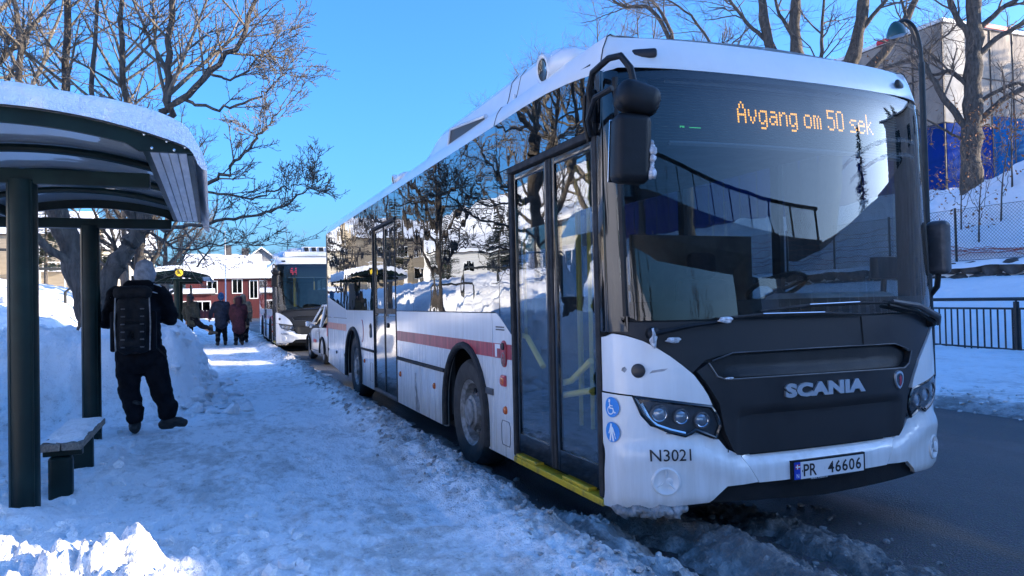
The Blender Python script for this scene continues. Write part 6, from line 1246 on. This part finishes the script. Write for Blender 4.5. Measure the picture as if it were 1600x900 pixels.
fp_ = thing('flagpole', 'slim flagpole rising in front of the red house', 'flagpole', (1.1, 70, .2)); MB().tube([(0, 0, 0), (0, 0, 4), (0, 0, 8)], [.06, .045, .025], 8).build('pole', 'trim_white', fp_); MB().lathe([(0, 0), (.06, .05), (0, .1)], 8, Matrix.Translation((0, 0, 8))).build('finial', 'chrome', fp_)
# little handrails in the snow on the left
for i, (x, y, rz, L, lab) in enumerate(((-4.55, 21.5, 20, 1.5, 'black steel handrail half sunk in snow, nearer the front post'), (-3.6, 22.5, 10, 1.3, 'black steel handrail beside the tree trunk'), (-6.6, 22, 15, 2.2, 'black steel handrail at the left edge'))):
    z = ground_z(x, y); hr = thing('handrail', lab, 'handrail', (x, y, z), math.radians(rz), 'handrails sunk in the snow'); MB().tube([(0, 0, -.4), (0, 0, .42), (.10, 0, .52), (L-.1, 0, .52), (L, 0, .42), (L, 0, -.4)], .035, 8).build('rail', 'fence_black', hr)

# ================================================================ RIGHT SIDE
zb = ground_z(10.02, 7.95)
lp = thing('street_lamp', 'slim street lamp with green bell head behind the bus', 'street lamp', (10.02, 7.95, zb))
MB().tube([(0, 0, -.2), (0, 0, 2.4), (0, 0, 4.95-zb)], [.062, .050, .042], 14).build('pole', 'fence_black', lp)
MB().tube(smooth_line([(0, 0, 4.9-zb), (-.01, .005, 5.2-zb), (-.08, .03, 5.48-zb), (-.20, .08, 5.60-zb), (-.33, .125, 5.56-zb), (-.35, .13, 5.50-zb)], 5), .026, 8).build('arm', 'fence_black', lp)
lh = MB().lathe([(.02, .14), (.06, .12), (.105, .06), (.145, -.03), (.152, -.08), (.146, -.08), (.13, -.03)], 24, Matrix.Translation((-.35, .13, 5.44-zb)) @ Matrix.Rotation(math.radians(-12), 4, 'Y')).build('lamp_shade', 'lamp_green', lp)
MB().lathe([(.14, -.07), (.10, -.09), (0, -.10)], 20, Matrix.Translation((-.35, .13, 5.44-zb)) @ Matrix.Rotation(math.radians(-12), 4, 'Y')).build('diffuser', 'lamp_glass', lh)
# pavement railing
fe = thing('railing', 'black steel railing along the far pavement', 'railing', (15.1, 10.02, .14), math.radians(-11.0))
me_b = MB().rbox((-.014, -.014, .08), (.014, .014, .95), .004, 1).build('bar', 'fence_black', fe).data
y0, y1 = -7.3, 9.8; bpy.data.objects['bar'].location = (0, y0+.1, 0)
yy = y0+.1+.178
while yy < y1:
    o = bpy.data.objects.new('bar', me_b); COL.objects.link(o); o.parent = fe; o.location = (0, yy, 0); yy += .178
for yy in (-7.2, -4.8, -2.4, 0, 2.4, 4.8, 7.2, 9.6):
    MB().rbox((-.042, yy-.042, -.4), (.042, yy+.042, 1.10), .01, 1).build('post', 'fence_black', fe)
    MB().tube([(0, yy, .92), (0, yy, 1.13)], .02, 6).build('bracket', 'fence_black', fe)
for z, r, nm in ((1.15, .038, 'top_rail'), (.955, .022, 'upper_rail'), (.12, .020, 'lower_rail')): MB().tube([(0, y0, z), (0, 0, z), (0, y1, z)], r, 10).build(nm, 'fence_black', fe)
# stone wall at the foot of the slope
wl = thing('retaining_wall', 'low dark stone wall below the wire fence with snow on it', 'wall', (20.0, 8, 1.7)); rr = random.Random(9); y = 0
me_s = []
for k in range(6): mb = MB(); mb.blob((0, 0, 0), (.17, .36, .22), 2, .14, 40+k); me_s.append(mb.build('stone', 'stone_dark', wl).data)
for o in list(wl.children): o.location = (0, y, .12); y += .62
while y < 26:
    for z in (.08, .42):
        o = bpy.data.objects.new('stone', me_s[rr.randrange(6)]); COL.objects.link(o); o.parent = wl; o.location = (rr.uniform(-.03, .03), y+(.3 if z > .2 else 0)+rr.uniform(-.05, .05), z+rr.uniform(-.03, .03)); o.scale = (1, rr.uniform(.85, 1.1), rr.uniform(.8, 1.05)); o.rotation_euler = (rr.uniform(-.1, .1), 0, rr.uniform(-.1, .1))
    y += .64
mb = MB(); V = []; ys = np.linspace(-.4, 26.4, 180); xs_ = np.linspace(-.26, .6, 14)
for yv in ys:
    for xv in xs_: V.append((xv, yv, .60+.10*float(fbm(np.array([xv*2]), np.array([yv*.9]), 3, 5)[0])-.14*float(sstep(-.12, -.26, xv+.12*float(fbm(np.array([0.]), np.array([yv*1.3]), 2, 8)[0])))))
mb.add(V, [(i*14+j, i*14+j+1, (i+1)*14+j+1, (i+1)*14+j) for i in range(179) for j in range(13)]); o = mb.build('snow_cover', 'snow', wl, True, 180); at = o.data.attributes.new('wear', 'FLOAT', 'POINT'); at.data.foreach_set('value', np.full(len(o.data.vertices), .03, np.float32))
# chain-link fence on the wall
cl = thing('wire_fence', 'tall chain-link fence along the top of the stone wall', 'fence', (20.35, 8, 2.35)); L_ = 24.
for k in range(11): MB().tube([(0, .3+2.3*k, -.3), (0, .3+2.3*k, 1.58)], .035, 8).build('post', 'fence_black', cl)
T = Tubes(); k = -1.5
while k < L_:
    for s in (1, -1):
        a = np.array([0, k if s > 0 else k+1.5, .02]); b = np.array([.01, k+1.5 if s > 0 else k, 1.52])
        ya, yb = a[1], b[1]
        if min(ya, yb) > -.2 and max(ya, yb) < L_+.2: T.add(np.array([a, (a+b)/2, b]), np.array([.004]*3), 3)
    k += .10
tag(link('mesh', T.mesh('mesh'), 'wire', cl, False), kind='stuff')
for z in (.02, 1.53): MB().tube([(0, 0, z), (0, 12, z), (0, 24, z)], .008, 5).build('tension_wire', 'wire', cl)
nt_ = thing('snow_net', 'orange plastic snow net hung along the slope behind the wire fence', 'net', (20.7, 9, 2.55)); rg = np.random.default_rng(3)
for k in range(6):
    T = []
    for yv in np.linspace(4, 22, 46): q = float(sstep(6.3, 9, yv)); T.append((.12*math.sin(yv*1.1)+.05*k*(1-q), yv, .06+k*(.02+.17*q)+.05*math.sin(yv*.9+1)+.04*float(rg.normal())))
    MB().tube(T, .022, 4, flat=.4).build('net_band', 'net_orange', nt_)
# scaffolded building
bd = thing('wrapped_building', 'tall building wrapped in grey scaffold sheeting above a blue tarpaulin', 'building', (30.6, 23.2, 5.2))
MB().box((.35, .35, -1), (34, 36, 8.3)).build('wall', 'concrete', bd)
def sheet(w, h, seed, amp=.06):
    n, m_ = 14, 18; X, Z = np.meshgrid(np.linspace(0, w, n), np.linspace(0, h, m_)); e = np.sin(np.pi*X/w); Y = -amp*e*(1+fbm(X*.9, Z*.7, 3, seed))-amp*.5*fbm(X*2, Z*2, 2, seed+3)*e; mb = MB()
    mb.add(np.stack([X.ravel(), Y.ravel(), Z.ravel()], 1), [(i*n+j, i*n+j+1, (i+1)*n+j+1, (i+1)*n+j) for i in range(m_-1) for j in range(n-1)]); return mb
protos = {}
def put_sheet(key, m, loc, rz, w, h, parent, name):
    k = (key, m, w, h)
    if k not in protos: o = sheet(w, h, hash(key) % 50 if False else key).build(name, m, parent, angle=180); protos[k] = o.data
    else: o = bpy.data.objects.new(name, protos[k]); COL.objects.link(o); o.parent = parent
    o.location = loc; o.rotation_euler = (0, 0, rz); return o
PW = 1.55
for k in range(18):                                        # long side towards the road, then the short side
    for r_, (z, h) in enumerate(((3.9, 2.2), (6.15, 2.25))): put_sheet((k*3+r_) % 5, 'tarp_grey', (0, (k+1)*PW, z), -math.pi/2, PW-.04, h, bd, 'sheet')
    o = put_sheet(7+k % 3, 'tarp_blue', (-.02, (k+1)*PW, .6), -math.pi/2, PW-.01, 3.3, bd, 'tarpaulin')
for k in range(16):
    for r_, (z, h) in enumerate(((3.9, 2.2), (6.15, 2.25))): put_sheet((k+r_) % 5, 'tarp_white' if k == 0 or (r_ == 1 and h > 5) else 'tarp_grey', (.05+k*PW, 0, z), 0, PW-.04, h, bd, 'sheet')
    put_sheet(7+k % 3, 'tarp_blue' if k < 2 or k > 6 else 'tarp_cyan', (.05+k*PW, -.02, .6 if k < 2 else 1.0), 0, PW-.01, 3.3 if k < 2 else 3.4+.0*k, bd, 'tarpaulin')
for k in range(19): MB().tube([(-.03, k*PW, .2), (-.03, k*PW, 8.45)], .035, 6).build('scaffold_pole', 'scaffold', bd)
for k in range(1, 17): MB().tube([(k*PW, -.03, .2), (k*PW, -.03, 8.45)], .035, 6).build('scaffold_pole', 'scaffold', bd)
for z in (3.88, 6.1, 8.4):
    MB().tube([(-.05, 0, z), (-.05, 14, z), (-.05, 28, z)], .03, 6).build('scaffold_rail', 'scaffold', bd); MB().tube([(0, -.05, z), (12, -.05, z), (25, -.05, z)], .03, 6).build('scaffold_rail', 'scaffold', bd)
MB().rbox((-.1, -.1, 8.42), (34, 36, 8.62), .05).build('roof', 'trim_white', bd)
MB().rbox((-.16, 6.0, 8.1), (-.06, 8.0, 8.62), .02).build('red_banner', 'banner_red', bd); MB().rbox((-.16, 2.0, 8.44), (-.1, 3.4, 8.66), .02).build('red_banner', 'banner_red', bd); MB().rbox((2.2, -.16, 8.44), (4.4, -.1, 8.66), .02).build('red_banner', 'banner_red', bd)
# ================================================================ BEHIND THE CAMERA (seen in the glass)
br = thing('overpass', 'concrete road bridge with mesh railing crossing the street behind the photographer', 'bridge', (0, -12.5, .85))
MB().prism([(-26, 4.2), (-9, 4.35), (0, 4.0), (10, 4.3), (20.2, 4.6), (20.2, 5.3), (-26, 5.3)], 'y', -4, 0).build('deck', 'concrete', br)
for x in (-9.5, 13.5): MB().rbox((x-.6, -3.6, -1.3), (x+.6, -.4, 4.4), .1).build('pier', 'concrete', br)
for k in range(24): MB().rbox((-26+2*k-.05, -.12, 5.3), (-26+2*k+.05, -.02, 6.45), .01).build('post', 'fence_black', br)
MB().rbox((-26, -.13, 6.4), (20.2, -.01, 6.52), .02).build('top_rail', 'fence_black', br)
T = Tubes(); k = -26.
while k < 19:
    for s in (1, -1): T.add(np.array([(k if s > 0 else k+1.1, -.06, 5.3), (k+.55, -.065, 5.85), (k+1.1 if s > 0 else k, -.06, 6.4)]), np.array([.006]*3), 3)
    k += .16
tag(link('mesh', T.mesh('mesh'), 'wire', br, False), kind='stuff')
tw = thing('shade_wall', 'added pale wall out of view right of the street, shading the path', 'wall', (20.1, -18, 0)); MB().box((-.15, 0, 1.5), (.15, 23.5, 6.02)).build('wall', 'plaster_pale', tw)  # added unseen wall: shades path and road, pale face fills the shade
auto_tree('round bare bush tree under the bridge behind the photographer', (9.5, -26, .2), 6, 3, 71, .16, 8, n=9, L=1.5)
auto_tree('bare tree left of the path behind the photographer', (-6.5, -7, .6), 7, 3, 72, .18, 8, n=8, L=1.6)
for i, (x, y, h) in enumerate(((-14, -50, 11), (-22, -48, 12), (-30, -44, 10))):
    c = copy_tree(cf); c.location = (x, y, ground_z(x, y)); k = h/9; c.scale = (k, k, k); c.rotation_euler = (0, 0, i*1.1+.4); c['label'] = 'pine in the trees behind the bridge'; c['group'] = 'pines behind the bridge'
